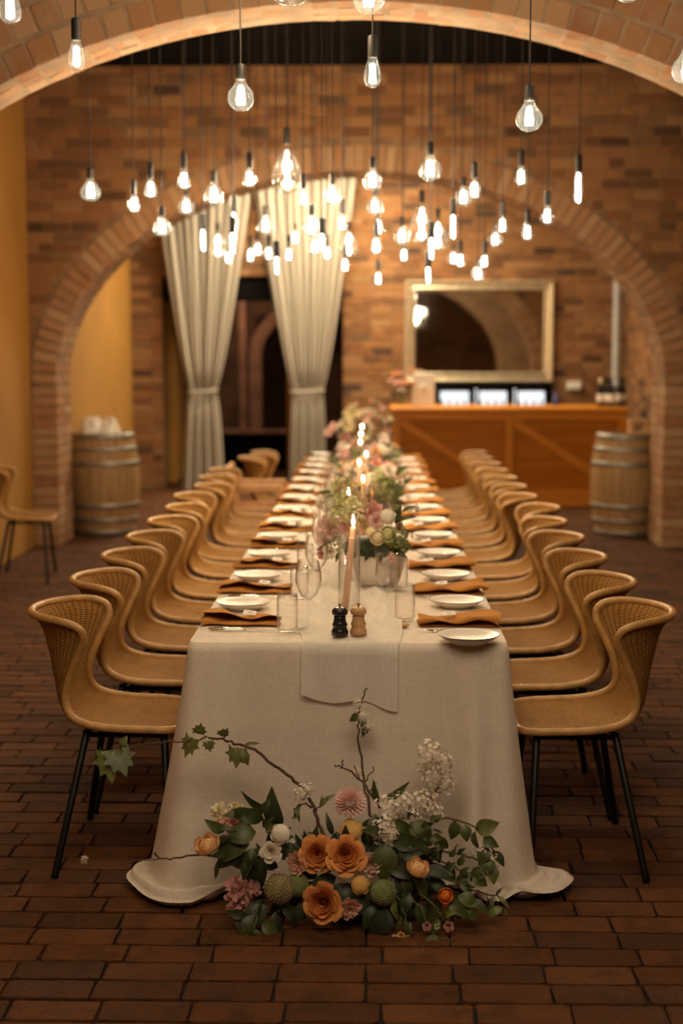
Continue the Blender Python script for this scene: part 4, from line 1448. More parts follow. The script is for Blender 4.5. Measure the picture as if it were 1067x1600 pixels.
# woody branches
b1 = branch(FA, [fp(512, 1330, 4.02), fp(503, 1300, 4.04), fp(488, 1258, 4.06), fp(466, 1225, 4.08), fp(430, 1197, 4.08), fp(398, 1173, 4.08), fp(360, 1159, 4.06), fp(325, 1153, 4.04)], .0058, .0035)
b2 = branch(FA, [fp(325, 1153, 4.04), fp(290, 1158, 4.02), fp(250, 1160, 3.99), fp(210, 1165, 3.97), fp(172, 1168, 3.95)], .0030, .0012, name='twig')
branch(FA, [fp(488, 1262, 4.06), fp(476, 1255, 4.05), fp(462, 1262, 4.05), (fp(458, 1280, 4.05))], .0032, .0015, name='twig')
branch(FA, [fp(490, 1268, 4.06), fp(504, 1258, 4.04), fp(512, 1248, 4.03)], .0025, .0012, name='twig')
b3 = branch(FA, [fp(588, 1300, 4.02), fp(575, 1255, 4.06), fp(566, 1200, 4.12), fp(560, 1150, 4.16), fp(562, 1110, 4.185), fp(572, 1076, 4.20)], .0048, .0022)
branch(FA, [fp(592, 1262, 4.06), fp(572, 1228, 4.10), fp(548, 1205, 4.11), fp(523, 1195, 4.11)], .0042, .0022)
branch(FA, [fp(534, 1199, 4.11), fp(535, 1186, 4.11)], .0022, .0016, name='twig')
branch(FA, [fp(560, 1215, 4.10), fp(553, 1196, 4.10)], .0022, .0016, name='twig')
branch(FA, [fp(568, 1225, 4.10), fp(584, 1200, 4.10)], .0022, .0016, name='twig')
branch(FA, [fp(578, 1238, 4.08), fp(588, 1222, 4.07)], .0022, .0016, name='twig')
branch(FA, [fp(665, 1265, 4.06), fp(680, 1240, 4.08), fp(692, 1215, 4.10), fp(684, 1190, 4.10)], .0042, .0026)
branch(FA, [fp(400, 1330, 4.0), fp(360, 1334, 4.0), fp(300, 1337, 4.0), fp(252, 1341, 3.99), fp(240, 1330, 3.98)], .0042, .0022)
branch(FA, [fp(252, 1341, 3.99), fp(200, 1348, 3.99), fp(160, 1352, 4.0), fp(135, 1343, 4.0)], .0016, .0010, name='twig')
branch(FA, [fp(620, 1280, 4.02), fp(660, 1275, 4.04), fp(700, 1279, 4.04), fp(740, 1292, 4.04), fp(766, 1320, 4.03), fp(775, 1345, 4.02)], .0036, .0018)
branch(FA, [fp(630, 1345, 3.96), fp(670, 1333, 4.0), fp(710, 1333, 4.02), fp(748, 1343, 4.03)], .0045, .0025)
branch(FA, [fp(672, 1340, 3.98), fp(710, 1355, 4.0), fp(740, 1368, 4.02)], .0030, .0015, name='twig')
branch(FA, [fp(705, 1333, 4.02), fp(716, 1320, 4.02)], .0022, .0014, name='twig')
branch(FA, [fp(680, 1378, 3.95), fp(710, 1386, 3.97), fp(745, 1393, 3.99), fp(778, 1399, 4.0)], .0034, .0018)
branch(FA, [fp(770, 1397, 4.0), fp(785, 1425, 3.98)], .0014, .001, name='twig')
branch(FA, [fp(762, 1396, 4.0), fp(758, 1420, 3.98)], .0014, .001, name='twig')
for (x0, y0, x1, y1) in ((612, 1420, 626, 1460), (640, 1400, 668, 1445), (655, 1395, 700, 1445), (620, 1400, 636, 1462), (400, 1420, 390, 1465)):
    branch(FA, [fp(x0, y0, 3.92), fp((x0 + x1) / 2 + 5, (y0 + y1) / 2, 3.89), fp(x1, y1, 3.88)], .0018, .001, 'stem_green', 'stem')
# leaves: (px, py, Y, direction in picture dx dy, length px, kind, tone)
LV = [(300, 1152, 4.03, -.4, .9, 34, 'ivy', 2), (310, 1147, 4.03, .3, -1, 20, 'ivy', 2), (345, 1150, 4.05, .6, -.6, 16, 'ivy', 2), (325, 1158, 4.03, .2, 1, 16, 'ivy', 2),
      (172, 1172, 3.95, .1, 1, 42, 'ivy', 2), (182, 1172, 3.94, .5, .9, 36, 'ivy', 1), (188, 1165, 3.95, .5, -.7, 18, 'round', 2), (166, 1176, 3.96, -.4, .9, 32, 'ivy', 1),
      (372, 1168, 4.07, -.1, 1, 28, 'ivy', 2), (380, 1170, 4.07, .3, 1, 24, 'ovate', 2), (383, 1163, 4.08, .9, -.1, 22, 'lance', 2),
      (430, 1268, 4.02, -.9, -.4, 52, 'lance', 0), (437, 1290, 4.0, -.25, -1, 52, 'ovate', 0), (412, 1280, 4.02, -.8, -.3, 44, 'ovate', 0), (415, 1285, 4.0, .5, .5, 40, 'ovate', 3),
      (395, 1275, 4.03, -1, -.2, 40, 'ovate', 1), (400, 1300, 4.0, -.9, .1, 45, 'round', 1), (390, 1318, 3.99, -.8, .4, 48, 'round', 1), (405, 1325, 3.98, -.5, .8, 48, 'ovate', 0),
      (378, 1310, 4.0, -.6, .7, 46, 'round', 0), (410, 1340, 3.98, -.1, 1, 40, 'ovate', 0), (395, 1340, 3.98, -.3, 1, 38, 'ovate', 3), (360, 1325, 4.0, .6, .8, 42, 'ovate', 1),
      (420, 1300, 3.99, .2, .9, 45, 'ovate', 3), (455, 1320, 3.98, .6, .5, 44, 'lance', 0), (470, 1325, 3.98, -.9, .2, 46, 'ovate', 3), (350, 1300, 4.02, -.7, -.5, 30, 'ovate', 1), (340, 1345, 4.0, -.1, 1, 30, 'lance', 1),
      (480, 1300, 4.02, .8, .5, 35, 'lance', 1), (470, 1255, 4.06, -.4, .9, 24, 'lance', 2), (462, 1262, 4.05, .3, 1, 22, 'lance', 2), (500, 1255, 4.04, .8, -.5, 24, 'lance', 2), (500, 1262, 4.04, .2, -1, 20, 'lance', 2),
      (560, 1115, 4.18, -.6, .5, 18, 'round', 1), (565, 1125, 4.18, .4, .9, 22, 'ovate', 1), (570, 1135, 4.18, -.2, 1, 18, 'ovate', 1),
      (590, 1255, 4.05, -.2, -1, 34, 'lance', 0), (600, 1250, 4.05, .7, -.5, 42, 'lance', 1), (588, 1270, 4.0, -.3, .9, 40, 'lance', 0), (600, 1290, 3.99, -.5, .8, 36, 'ovate', 0), (615, 1280, 4.0, .8, .5, 45, 'ovate', 1), (640, 1285, 4.0, .7, .6, 40, 'round', 1),
      (655, 1285, 4.02, .1, 1, 28, 'round', 1), (610, 1310, 3.97, .9, .1, 48, 'ovate', 0), (625, 1320, 3.96, .5, .8, 48, 'ovate', 3), (600, 1318, 3.96, .0, 1, 46, 'round', 1), (590, 1310, 3.97, -.2, 1, 40, 'ovate', 3), (645, 1300, 3.98, .4, .9, 36, 'ovate', 0),
      (710, 1282, 4.04, -.1, 1, 26, 'round', 1), (728, 1288, 4.04, .0, 1, 26, 'round', 1), (742, 1296, 4.04, .9, -.3, 32, 'round', 2), (742, 1298, 4.04, .1, 1, 26, 'ovate', 1), (755, 1310, 4.03, .8, .3, 26, 'round', 1), (760, 1322, 4.03, -.4, .9, 26, 'round', 1),
      (768, 1330, 4.03, .6, .6, 28, 'ovate', 0), (770, 1342, 4.02, -.5, .8, 30, 'round', 1), (755, 1355, 4.02, -.6, .6, 28, 'round', 1), (765, 1352, 4.02, .3, 1, 24, 'round', 2), (740, 1365, 4.02, .6, .5, 24, 'round', 1), (725, 1358, 4.01, -.1, 1, 26, 'ovate', 1),
      (715, 1352, 4.0, .5, -.8, 18, 'ovate', 1), (700, 1345, 4.0, .3, 1, 26, 'ovate', 1), (685, 1348, 3.98, .1, -1, 26, 'ovate', 0), (690, 1365, 3.97, .7, -.6, 26, 'ovate', 0),
      (770, 1400, 4.0, -.2, 1, 26, 'lance', 1), (785, 1418, 3.98, -.9, .4, 26, 'ovate', 2), (788, 1420, 3.98, .2, 1, 18, 'lance', 1), (776, 1400, 4.0, .8, .6, 24, 'lance', 2), (775, 1398, 4.0, .5, -.8, 18, 'lance', 1),
      (635, 1365, 3.94, .1, 1, 30, 'ovate', 1), (650, 1368, 3.94, .5, .9, 34, 'ovate', 1), (668, 1370, 3.95, -.3, 1, 26, 'ovate', 1), (660, 1360, 3.95, .9, .1, 42, 'ovate', 3), (670, 1375, 3.95, .8, .4, 36, 'ovate', 3), (690, 1410, 3.93, -.8, .5, 34, 'round', 1),
      (700, 1405, 3.93, .8, .6, 40, 'ovate', 1), (715, 1400, 3.95, .9, .4, 34, 'round', 1), (720, 1415, 3.94, .7, .5, 30, 'ovate', 1), (730, 1410, 3.95, .9, .2, 34, 'ovate', 0), (640, 1395, 3.92, -.4, 1, 36, 'ovate', 3), (650, 1410, 3.91, .3, 1, 36, 'ovate', 0),
      (618, 1405, 3.90, .1, 1, 30, 'ovate', 2), (605, 1420, 3.90, -.5, .9, 40, 'round', 3), (590, 1415, 3.92, -.6, .8, 36, 'ovate', 3), (625, 1430, 3.89, -.2, 1, 26, 'lance', 1), (632, 1435, 3.89, .3, 1, 28, 'lance', 1), (640, 1440, 3.88, .1, 1, 24, 'lance', 1),
      (680, 1460, 3.87, -.6, .7, 34, 'ovate', 2), (684, 1462, 3.87, .1, 1, 36, 'round', 1), (676, 1470, 3.87, .6, .8, 28, 'ovate', 2), (690, 1465, 3.87, .5, .9, 26, 'round', 1), (685, 1435, 3.89, -.4, .9, 28, 'ovate', 1), (695, 1432, 3.89, .5, -.5, 20, 'ovate', 2),
      (410, 1405, 3.95, -.5, .9, 52, 'ovate', 3), (420, 1415, 3.94, -.8, .6, 55, 'ovate', 3), (430, 1425, 3.92, .2, 1, 36, 'ovate', 3), (400, 1430, 3.92, -.6, .8, 42, 'ovate', 3), (385, 1445, 3.90, -.5, .9, 28, 'round', 1), (392, 1450, 3.90, .3, 1, 34, 'round', 1),
      (378, 1452, 3.90, -.3, 1, 24, 'ovate', 1), (400, 1455, 3.90, .5, .8, 24, 'ovate', 2), (410, 1440, 3.91, .7, .4, 26, 'round', 1), (385, 1430, 3.92, -.8, -.2, 30, 'ovate', 3), (370, 1435, 3.92, .3, 1, 36, 'lance', 3), (440, 1415, 3.93, .9, .5, 44, 'ovate', 3),
      (470, 1410, 3.93, -.3, 1, 40, 'ovate', 3), (475, 1385, 3.95, .5, .8, 40, 'ovate', 3), (525, 1370, 3.96, -.8, .2, 40, 'ovate', 3), (530, 1380, 3.95, .5, .8, 40, 'ovate', 3), (555, 1400, 3.93, .7, .7, 44, 'ovate', 3), (580, 1380, 3.95, .3, 1, 46, 'ovate', 3),
      (570, 1320, 4.0, .9, .2, 44, 'ovate', 3), (575, 1300, 4.0, .6, -.7, 38, 'lance', 3), (520, 1305, 4.03, -.3, -1, 30, 'lance', 3), (565, 1290, 4.02, .7, -.4, 38, 'lance', 0), (605, 1345, 3.96, .9, .3, 50, 'ovate', 3), (620, 1360, 3.95, .5, .9, 50, 'ovate', 3), (615, 1335, 3.96, .9, -.2, 44, 'ovate', 3)]
for (px, py, Y, dx, dy, ln, kd, tone) in LV:
    leaf(FA, fp(px, py, Y), (dx, rnd.uniform(-.55, -.05), -dy), ln * S_ * 1.25, kd, tone)
bloom(FA, 'blossom_cluster', fp(132, 1343, 4.0), (0, -1, .6), 6 * S_, 'cluster', 'white', 1, stuff=True)
for (cx, cy, rx, ry, n, tones) in ((672, 1375, 75, 58, 44, (0, 1, 1, 3)), (392, 1308, 52, 44, 22, (0, 1, 3)), (640, 1300, 50, 30, 14, (0, 1)), (400, 1430, 30, 30, 10, (1, 3))):
    for k in range(n):     # small sprigs
        a = rnd.uniform(0, 2 * math.pi); rr = math.sqrt(rnd.random())
        leaf(FA, fp(cx + rx * rr * math.cos(a), cy + ry * rr * math.sin(a), 3.97 + rnd.uniform(-.04, .05)), (math.cos(a) + rnd.uniform(-.7, .7), rnd.uniform(-.6, 0), -math.sin(a) + rnd.uniform(-.7, .7)), rnd.uniform(.035, .06), rnd.choice(('ovate', 'ovate', 'lance', 'round')), rnd.choice(tones))
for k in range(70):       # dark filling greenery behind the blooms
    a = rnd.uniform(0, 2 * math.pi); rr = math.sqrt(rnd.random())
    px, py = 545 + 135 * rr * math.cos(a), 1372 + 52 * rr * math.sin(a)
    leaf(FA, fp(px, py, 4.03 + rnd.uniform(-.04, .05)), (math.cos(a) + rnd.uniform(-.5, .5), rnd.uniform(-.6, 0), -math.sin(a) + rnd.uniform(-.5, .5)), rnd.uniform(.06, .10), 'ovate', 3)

# ---- bowls of flowers down the table
BOWL = MB().lathe([(0, 0), (.070, 0), (.080, .006), (.092, .05), (.098, .105), (.099, .118), (.093, .118), (.088, .06), (.07, .012), (0, .012)], 32).me('bowl', M['bowl'], True)
RIB = MB()
for a in np.linspace(0, 2 * math.pi, 14, endpoint=False):
    RIB.tube([(.0835 * math.cos(a), .0835 * math.sin(a), .02), (.0945 * math.cos(a + .12), .0945 * math.sin(a + .12), .06), (.0995 * math.cos(a + .05), .0995 * math.sin(a + .05), .11)], .0012, 5)
RIBM = RIB.me('raised_line', M['bowl'], True)
WHERE = ['nearest to the table end', 'second from the table end', 'third from the table end', 'fourth from the table end', 'fifth from the table end', 'tallest, at the far end of the table']


def centrepiece(i, x, y, blooms, leaves, stems=()):
    t = thing('table_flowers', 'low white bowl of pale mixed flowers, %s' % WHERE[i], 'flowers', (x, y, TZ + .016), group='flower bowls down the table')
    place('bowl', BOWL, t); place('raised_line', RIBM, t)
    base = Vector((x, y, TZ + .016))
    MB().lathe([(0, .10), (.09, .105), (.12, .13), (.10, .17), (0, .19)], 14).obj('greenery_base', LEAF_M[3], t, smooth=True)
    for (p, d, rad, kd, cl_, nm) in blooms:
        bloom(t, nm, Vector(p) - base, d, rad, kd, cl_, rnd.randint(1, 3), stuff=kd in ('cluster', 'stock'))
    for (p, d, ln, kd, tone) in leaves:
        leaf(t, Vector(p) - base, d, ln, kd, tone)
    for (a, b_) in stems:
        A, B = Vector(a) - base, Vector(b_) - base
        branch(t, [A, A.lerp(B, .5) + Vector((0, .005, .01)), B], .0016, .0012, 'stem_green', 'stem', .001)
    return t


def P1(px, py, Y=5.30): return at(px, py, Y)
s1 = 5.45 / FPX
bl = []
for (px, py, Y, w_, kd, c_, nm, d) in (
        (545, 792, 5.30, 25, 'cluster', 'lime', 'hydrangea', (-.2, -1, .6)), (531, 804, 5.28, 21, 'cluster', 'lime', 'hydrangea', (-.4, -1, .5)), (556, 806, 5.26, 19, 'cluster', 'cream', 'hydrangea', (.1, -1, .4)), (536, 782, 5.36, 15, 'cluster', 'lime', 'hydrangea', (0, -.6, 1)),
        (515, 826, 5.28, 24, 'carnation', 'blush', 'peony', (-.5, -1, .2)), (508, 846, 5.27, 14, 'rose', 'blush', 'rose', (-.7, -1, -.1)), (540, 822, 5.26, 13, 'rose', 'pink', 'rose', (0, -1, .3)),
        (580, 803, 5.30, 20, 'carnation', 'pink', 'carnation', (0, -1, .5)), (588, 815, 5.27, 14, 'rose', 'rosepink', 'rose', (.2, -1, .2)), (604, 808, 5.28, 12, 'ranunculus', 'white', 'ranunculus', (.3, -1, .3)),
        (579, 832, 5.22, 8, 'ranunculus', 'cream', 'ranunculus', (0, -1, .2)), (589, 838, 5.22, 15, 'cup', 'cream', 'tulip', (.1, -1, -.1)), (603, 834, 5.23, 16, 'cup', 'lime', 'hellebore', (.3, -1, .1)),
        (622, 843, 5.26, 20, 'cluster', 'green', 'viburnum', (.4, -1, .2)), (623, 824, 5.30, 9, 'rose', 'pink', 'rose', (.6, -1, .2)), (647, 795, 5.36, 8, 'cup', 'white', 'tulip', (.9, -.4, .2)), (516, 862, 5.24, 12, 'rose', 'white', 'rose', (-.4, -1, 0)), (503, 866, 5.26, 8, 'rose', 'pink', 'rose', (-.6, -1, 0)),
        (526, 848, 5.26, 15, 'cluster', 'green', 'viburnum', (-.3, -1, .1)), (568, 820, 5.28, 12, 'rose', 'peach', 'rose', (0, -1, .3)), (576, 774, 5.34, 4, 'pod', 'tan', 'seed_head', (0, -.5, 1)), (587, 773, 5.34, 4.5, 'pod', 'tan', 'seed_head', (0, -.5, 1)), (520, 794, 5.36, 14, 'cup', 'white', 'tulip', (-.6, -.6, .6)), (612, 872, 5.22, 8, 'stock', 'rosepink', 'stock', (.1, -1, 0))):
    bl.append((P1(px, py, Y), d, w_ * s1, kd, c_, nm))
lv = []
for (px, py, dx, dy, ln, kd, tn) in ((617, 818, .35, -1, 34, 'lance', 0), (617, 818, .9, -.45, 36, 'lance', 0), (628, 800, .9, -.5, 26, 'lance', 1), (575, 858, -.2, 1, 24, 'ovate', 3), (590, 860, .3, 1, 22, 'ovate', 3), (603, 858, .8, .6, 24, 'ovate', 0), (560, 855, -.5, .8, 24, 'ovate', 3),
                                     (535, 862, -.6, .7, 22, 'ovate', 1), (620, 862, .8, .4, 22, 'lance', 0), (545, 845, -.3, 1, 24, 'ovate', 3), (570, 845, .2, .9, 26, 'ovate', 3), (630, 850, .9, .3, 22, 'ovate', 1), (565, 815, -.1, -1, 20, 'ovate', 0), (600, 845, .4, .9, 24, 'ovate', 3), (585, 850, -.1, 1, 24, 'ovate', 3), (515, 850, -.8, .4, 24, 'ovate', 1)):
    lv.append((P1(px, py, 5.27), (dx, -.3, -dy), ln * s1, kd, tn))
centrepiece(0, .10, 5.37, bl, lv, [(P1(580, 800, 5.34), P1(576, 776, 5.34)), (P1(586, 800, 5.34), P1(587, 775, 5.34)), (P1(612, 812, 5.32), P1(645, 797, 5.36))])

PAL = [('rose', 'blush', 'rose'), ('carnation', 'pink', 'carnation'), ('cluster', 'white', 'hydrangea'), ('ranunculus', 'white', 'ranunculus'), ('rose', 'peach', 'rose'), ('cluster', 'lime', 'hydrangea'), ('stock', 'rosepink', 'stock'), ('cluster', 'green', 'viburnum'), ('carnation', 'coral', 'carnation'), ('cup', 'cream', 'tulip'), ('mum', 'rosepink', 'chrysanthemum'), ('rose', 'white', 'rose')]
for i, (x, y, hgt, wid) in enumerate(((.02, 6.90, .24, .19), (.07, 7.98, .25, .20), (.02, 9.0, .25, .20), (.08, 10.05, .25, .20), (.02, 12.08, .46, .24))):
    bl, lv = [], []
    c0 = Vector((x, y, TZ + .016 + .10))
    for k in range(34):
        a = rnd.uniform(0, 2 * math.pi); e = rnd.random()
        r_ = wid * math.sqrt(1 - e * e * .85) * rnd.uniform(.7, 1.0)
        hh = (hgt - .10) * e * rnd.uniform(.8, 1.0) + .03
        p = c0 + Vector((r_ * math.cos(a), r_ * .8 * math.sin(a), hh))
        kd, cl_, nm = PAL[(k * 5 + i * 3 + rnd.randint(0, 2)) % len(PAL)]
        d = (math.cos(a), math.sin(a) - .7, .4 + e)
        bl.append((p, d, rnd.uniform(.026, .046), kd, cl_, nm))
    if i == 0:
        for (px, py, w_, kd, cl_) in ((603, 772, 24, 'cluster', 'green'), (612, 762, 18, 'cluster', 'green'), (545, 765, 22, 'cluster', 'tan')):
            bl.append((at(px, py, y - .1), (0, -1, .4), w_ * y / FPX, kd, cl_, 'seed_head'))
    if i == 3:
        for (px, py, w_, kd, cl_) in ((535, 700, 10, 'cluster', 'white'), (600, 695, 10, 'rose', 'white'), (612, 705, 10, 'carnation', 'pink')):
            bl.append((at(px, py, y), (0, -1, .5), w_ * y / FPX, kd, cl_, 'rose'))
    if i == 4:
        for (px, py, w_, kd, cl_) in ((546, 652, 11, 'stock', 'cream'), (550, 640, 9, 'cluster', 'lime'), (541, 666, 12, 'stock', 'cream'), (521, 668, 8, 'rose', 'rosepink'), (513, 676, 7, 'rose', 'rosepink'), (600, 685, 8, 'ranunculus', 'white')):
            bl.append((at(px, py, y - .05), (0, -1, .5), w_ * y / FPX, kd, cl_, 'tall_stock' if kd == 'stock' else 'rose' if kd == 'rose' else 'hydrangea'))
    for k in range(22):
        a = rnd.uniform(0, 2 * math.pi)
        p = c0 + Vector((wid * .8 * math.cos(a), wid * .7 * math.sin(a), rnd.uniform(0, hgt * .5)))
        lv.append((p, (math.cos(a), math.sin(a), rnd.uniform(-.4, .9)), rnd.uniform(.06, .10), rnd.choice(('ovate', 'lance')), rnd.choice((0, 1, 3))))
    centrepiece(i + 1, x, y, bl, lv)

# ------------------------------------------------------------------ curtains
YC = 17.12
def curtain(label, x0t, x1t, xt0, xt1, xb0, xb1, ztop, ztie):
    t = thing('curtain', label, 'curtain', ((xb0 + xb1) / 2, YC, 0))
    ox = (xb0 + xb1) / 2
    pl = 11
    def edge(z):
        if z > ztie:
            q = (z - ztie) / (ztop - ztie)
            q = q ** .82
            return xt0 + (x0t - xt0) * q, xt1 + (x1t - xt1) * q
        q = (ztie - z) / ztie
        q = q ** .6
        return xt0 + (xb0 - xt0) * q, xt1 + (xb1 - xt1) * q
    def fn(u, v):
        z = .012 + (ztop - .012) * v
        a, b_ = edge(z)
        near = math.exp(-((z - ztie) / .16) ** 2)
        wdt = b_ - a
        amp = (.085 - .02 * (z / ztop)) * (1 - .6 * near)
        ph = 2 * math.pi * pl * u + .5 * math.sin(u * 17)
        y = amp * math.sin(ph) + .4 * amp * math.sin(ph * .37 + 1) + near * .05 * math.cos((u - .5) * math.pi)
        x = a + wdt * u + .008 * math.cos(ph) * (1 - near)
        return (x - ox, y - .03 * near, z)
    MB().grid(fn, 170, 60).obj('fabric', M['curtain'], t, smooth=True)
    cx, hw = (xt0 + xt1) / 2 - ox, (xt1 - xt0) / 2
    MB().tube([((hw + .012) * math.cos(a) + cx, .095 * math.sin(a) - .01, ztie + .012 * math.cos(a)) for a in np.linspace(0, 2 * math.pi, 28, endpoint=False)], .014, 8, closed=True).obj('tie_band', M['curtain'], t, smooth=True)
    return t


def bx(px, Y=YC): return at(px, 600, Y).x
curtain('ivory curtain tied back at the waist, beside the barrel', bx(238), bx(396), bx(296), bx(338), bx(283), bx(349), 3.72, 1.20)
curtain('ivory curtain tied back at the waist, next to the mirror wall', bx(396), bx(555), bx(456), bx(505), bx(450), bx(509), 3.72, 1.20)
rod = thing('curtain_rod', 'thin dark curtain rod above the doorway', 'rod', (bx(396), YC + .02, 3.72))
MB().tube([(bx(225) - bx(396), 0, .0), (bx(567) - bx(396), 0, .0)], .014, 10).obj('pole', M['black_metal'], rod, smooth=True)
for px in (228, 396, 564):
    MB().tube([(bx(px) - bx(396), 0, 0), (bx(px) - bx(396), .14, .02)], .009, 6).obj('bracket', M['black_metal'], rod, smooth=True)
    
# ------------------------------------------------------------------ bar
YBAR, BT = 15.40, 1.07
bx0, bx1 = at(612, 637, YBAR).x, at(981, 637, YBAR).x
bw_ = bx1 - bx0
bar = thing('bar_counter', 'varnished wooden bar counter with diagonal braces on its front', 'bar', (bx0, YBAR, 0))
MB().cbox((bw_ / 2, .42, .53), (bw_ - .08, .72, .98), .01).obj('body', M['bar_dark'], bar)
MB().cbox((bw_ / 2, .40, BT - .025), (bw_ + .02, .90, .055), .012).obj('countertop', M['bar'], bar)
MB().cbox((bw_ / 2, .03, BT - .095), (bw_ - .02, .05, .085), .006).obj('top_rail', M['bar'], bar)
MB().cbox((bw_ / 2, .02, .085), (bw_, .10, .17), .01).obj('plinth', M['bar'], bar)
posts = [.05, (at(796, 700, YBAR).x - bx0), bw_ - .05]
for x in posts:
    MB().cbox((x, .025, .56), (.085, .065, .80), .008).obj('post', M['bar'], bar)
for a, b_ in zip(posts, posts[1:]):
    z1, z0 = BT - .16, .20
    A, B = Vector((a + .05, .035, z1)), Vector((b_ - .05, .035, z0))
    d = B - A
    q = Matrix.Rotation(math.atan2(-d.z, d.x), 3, 'Y')
    MB().cbox((0, 0, 0), (d.length, .045, .085), .006, q).obj('brace', M['bar'], bar, loc=(A + B) / 2)

# drinks fridge behind the bar
YFR = 16.75
fx0, fx1 = at(680, 600, YFR).x, at(862, 600, YFR).x
fz1 = at(770, 598, YFR).z
fr = thing('bar_fridge', 'black three door drinks fridge glowing behind the bar', 'fridge', (fx0, YFR, 0))
fw = fx1 - fx0
fz0 = fz1 - .92
shl = MB()
shl.cbox((fw / 2, .50, fz0 + .46), (fw, .04, .92), .006); shl.cbox((fw / 2, .25, fz1 - .035), (fw, .5, .07), .006); shl.cbox((fw / 2, .25, fz0 + .04), (fw, .5, .08), .006)
for x in (.015, fw / 3, 2 * fw / 3, fw - .015): shl.cbox((x, .25, fz0 + .46), (.03, .5, .9), .004)
shl.obj('cabinet', M['black'], fr)
MB().cbox((fw / 2, .25, fz0 / 2), (fw, .46, fz0), .01).obj('base', M['black'], fr)
M['fridge_light'] = glow('fridge interior light', (.96, .98, .95), 1.3)
M['fridge_glass'] = glass_mat('fridge door glass', (.97, .98, 1.0), base=.02, edge=.3)
for k in range(3):
    x0 = fw * k / 3 + .03; x1 = fw * (k + 1) / 3 - .03
    d = MB()
    for (a, b_, z0, z1) in ((x0, x1, fz1 - .10, fz1 - .07), (x0, x1, fz0 + .08, fz0 + .12), (x0, x0 + .03, fz0 + .08, fz1 - .07), (x1 - .03, x1, fz0 + .08, fz1 - .07)):
        d.cbox(((a + b_) / 2, -.01, (z0 + z1) / 2), (b_ - a, .03, z1 - z0), .004)
    dr = d.obj('door', M['black'], fr)
    MB().box(((x0 + x1) / 2, -.01, (fz0 + fz1) / 2), (x1 - x0 - .05, .006, .75)).obj('pane', M['fridge_glass'], dr)
    MB().tube([(x1 - .015, -.035, fz0 + .4), (x1 - .015, -.035, fz0 + .7)], .008, 8).obj('handle', M['steel'], dr)
    MB().cbox(((x0 + x1) / 2, .46, (fz0 + fz1) / 2), (x1 - x0, .02, .76), .004).obj('light_panel', M['fridge_light'], fr)
    for zz in (fz0 + .42,):
        MB().cbox(((x0 + x1) / 2, .24, zz), (x1 - x0, .40, .012), .003).obj('shelf', M['steel'], fr)
BOTT = MB().lathe([(0, 0), (.034, 0), (.037, .006), (.037, .19), (.034, .215), (.018, .245), (.0145, .26), (.0145, .30), (.016, .302), (.016, .312), (0, .312)], 18)
M['bottle_dark'] = mat('dark green bottle glass', (.012, .014, .010), .12, spec=.6)
M['bottle_clear'] = mat('pale bottle glass', (.55, .62, .66), .1, trans=.5)
M['bottle_blue'] = mat('blue gin bottle glass', (.14, .2, .5), .1, trans=.4)
M['foil'] = mat('cream foil', (.70, .58, .34), .4, .3)
BD, BC = BOTT.me('glass', M['bottle_dark'], True), BOTT.me('glass', M['bottle_clear'], True)
BB_ = BOTT.me('glass', M['bottle_blue'], True)
LAB = MB().lathe([(.0378, .055), (.0382, .056), (.0382, .135), (.0378, .136)], 18, cap=False).me('paper_label', M['card'], True)
CAPM = MB().lathe([(.0155, .25), (.0168, .252), (.0175, .314), (0, .315)], 14).me('foil_cap', M['foil'], True)
n_ = 0
for k in range(3):
    for q in range(4):
        x = fx0 + fw * k / 3 + .085 + q * .09
        b = thing('bottle', 'bottle on the lit fridge shelf, %s from the card sign' % COUNT[n_], 'bottle', (x, YFR + .14 + .06 * (q % 2), fz0 + .427), group='bottles in the fridge')
        b.scale = (.95, .95, .92)
        place('glass', BD if (q + k) % 3 == 0 else BC, b); place('paper_label', LAB, b); n_ += 1

# things on the bar
for k, (px, dy, foil) in enumerate(((938, .30, 1), (948, .42, 0), (955, .24, 0), (967, .34, 0), (973, .46, 0))):
    p = at(px, 632, YBAR + dy)
    b = thing('wine_bottle', 'dark wine bottle with white label on the bar, %s of five from the mirror' % COUNT[k], 'bottle', (p.x, YBAR + dy, BT + .003), group='wine bottles on the bar')
    b.scale = (1, 1, .98)
    place('glass', BD, b); lb = place('paper_label', LAB, b)
    if foil: place('foil_cap', CAPM, b)
p = at(868, 632, YBAR + .5)
b = thing('gin_bottle', 'small blue bottle on the bar beside the fridge', 'bottle', (p.x, YBAR + .5, BT + .003)); b.scale = (.8, .8, .5)
place('glass', BB_, b)
sg0, sg1 = at(644, 600, YBAR + .3).x, at(679, 600, YBAR + .3).x
sg = thing('card_sign', 'blank white card standing at the end of the bar', 'sign', ((sg0 + sg1) / 2, YBAR + .3, BT + .003))
MB().cbox((0, 0, .18), (sg1 - sg0, .012, .36), .003, Matrix.Rotation(-.08, 3, 'X')).obj('board', M['card'], sg)
MB().cbox((0, .05, .12), (.05, .10, .24), .004, Matrix.Rotation(.25, 3, 'X')).obj('easel_back', M['card'], sg)
vx = at(628, 620, YBAR + .25).x
vs = thing('bar_vase', 'glass vase of orange and pink flowers beside the card on the bar', 'vase', (vx, YBAR + .25, BT + .003))
MB().lathe([(0, 0), (.05, 0), (.055, .01), (.05, .08), (.06, .2), (.057, .2), (.047, .08), (.05, .015), (0, .015)], 20).obj('glass', M['glass'], vs, smooth=True)
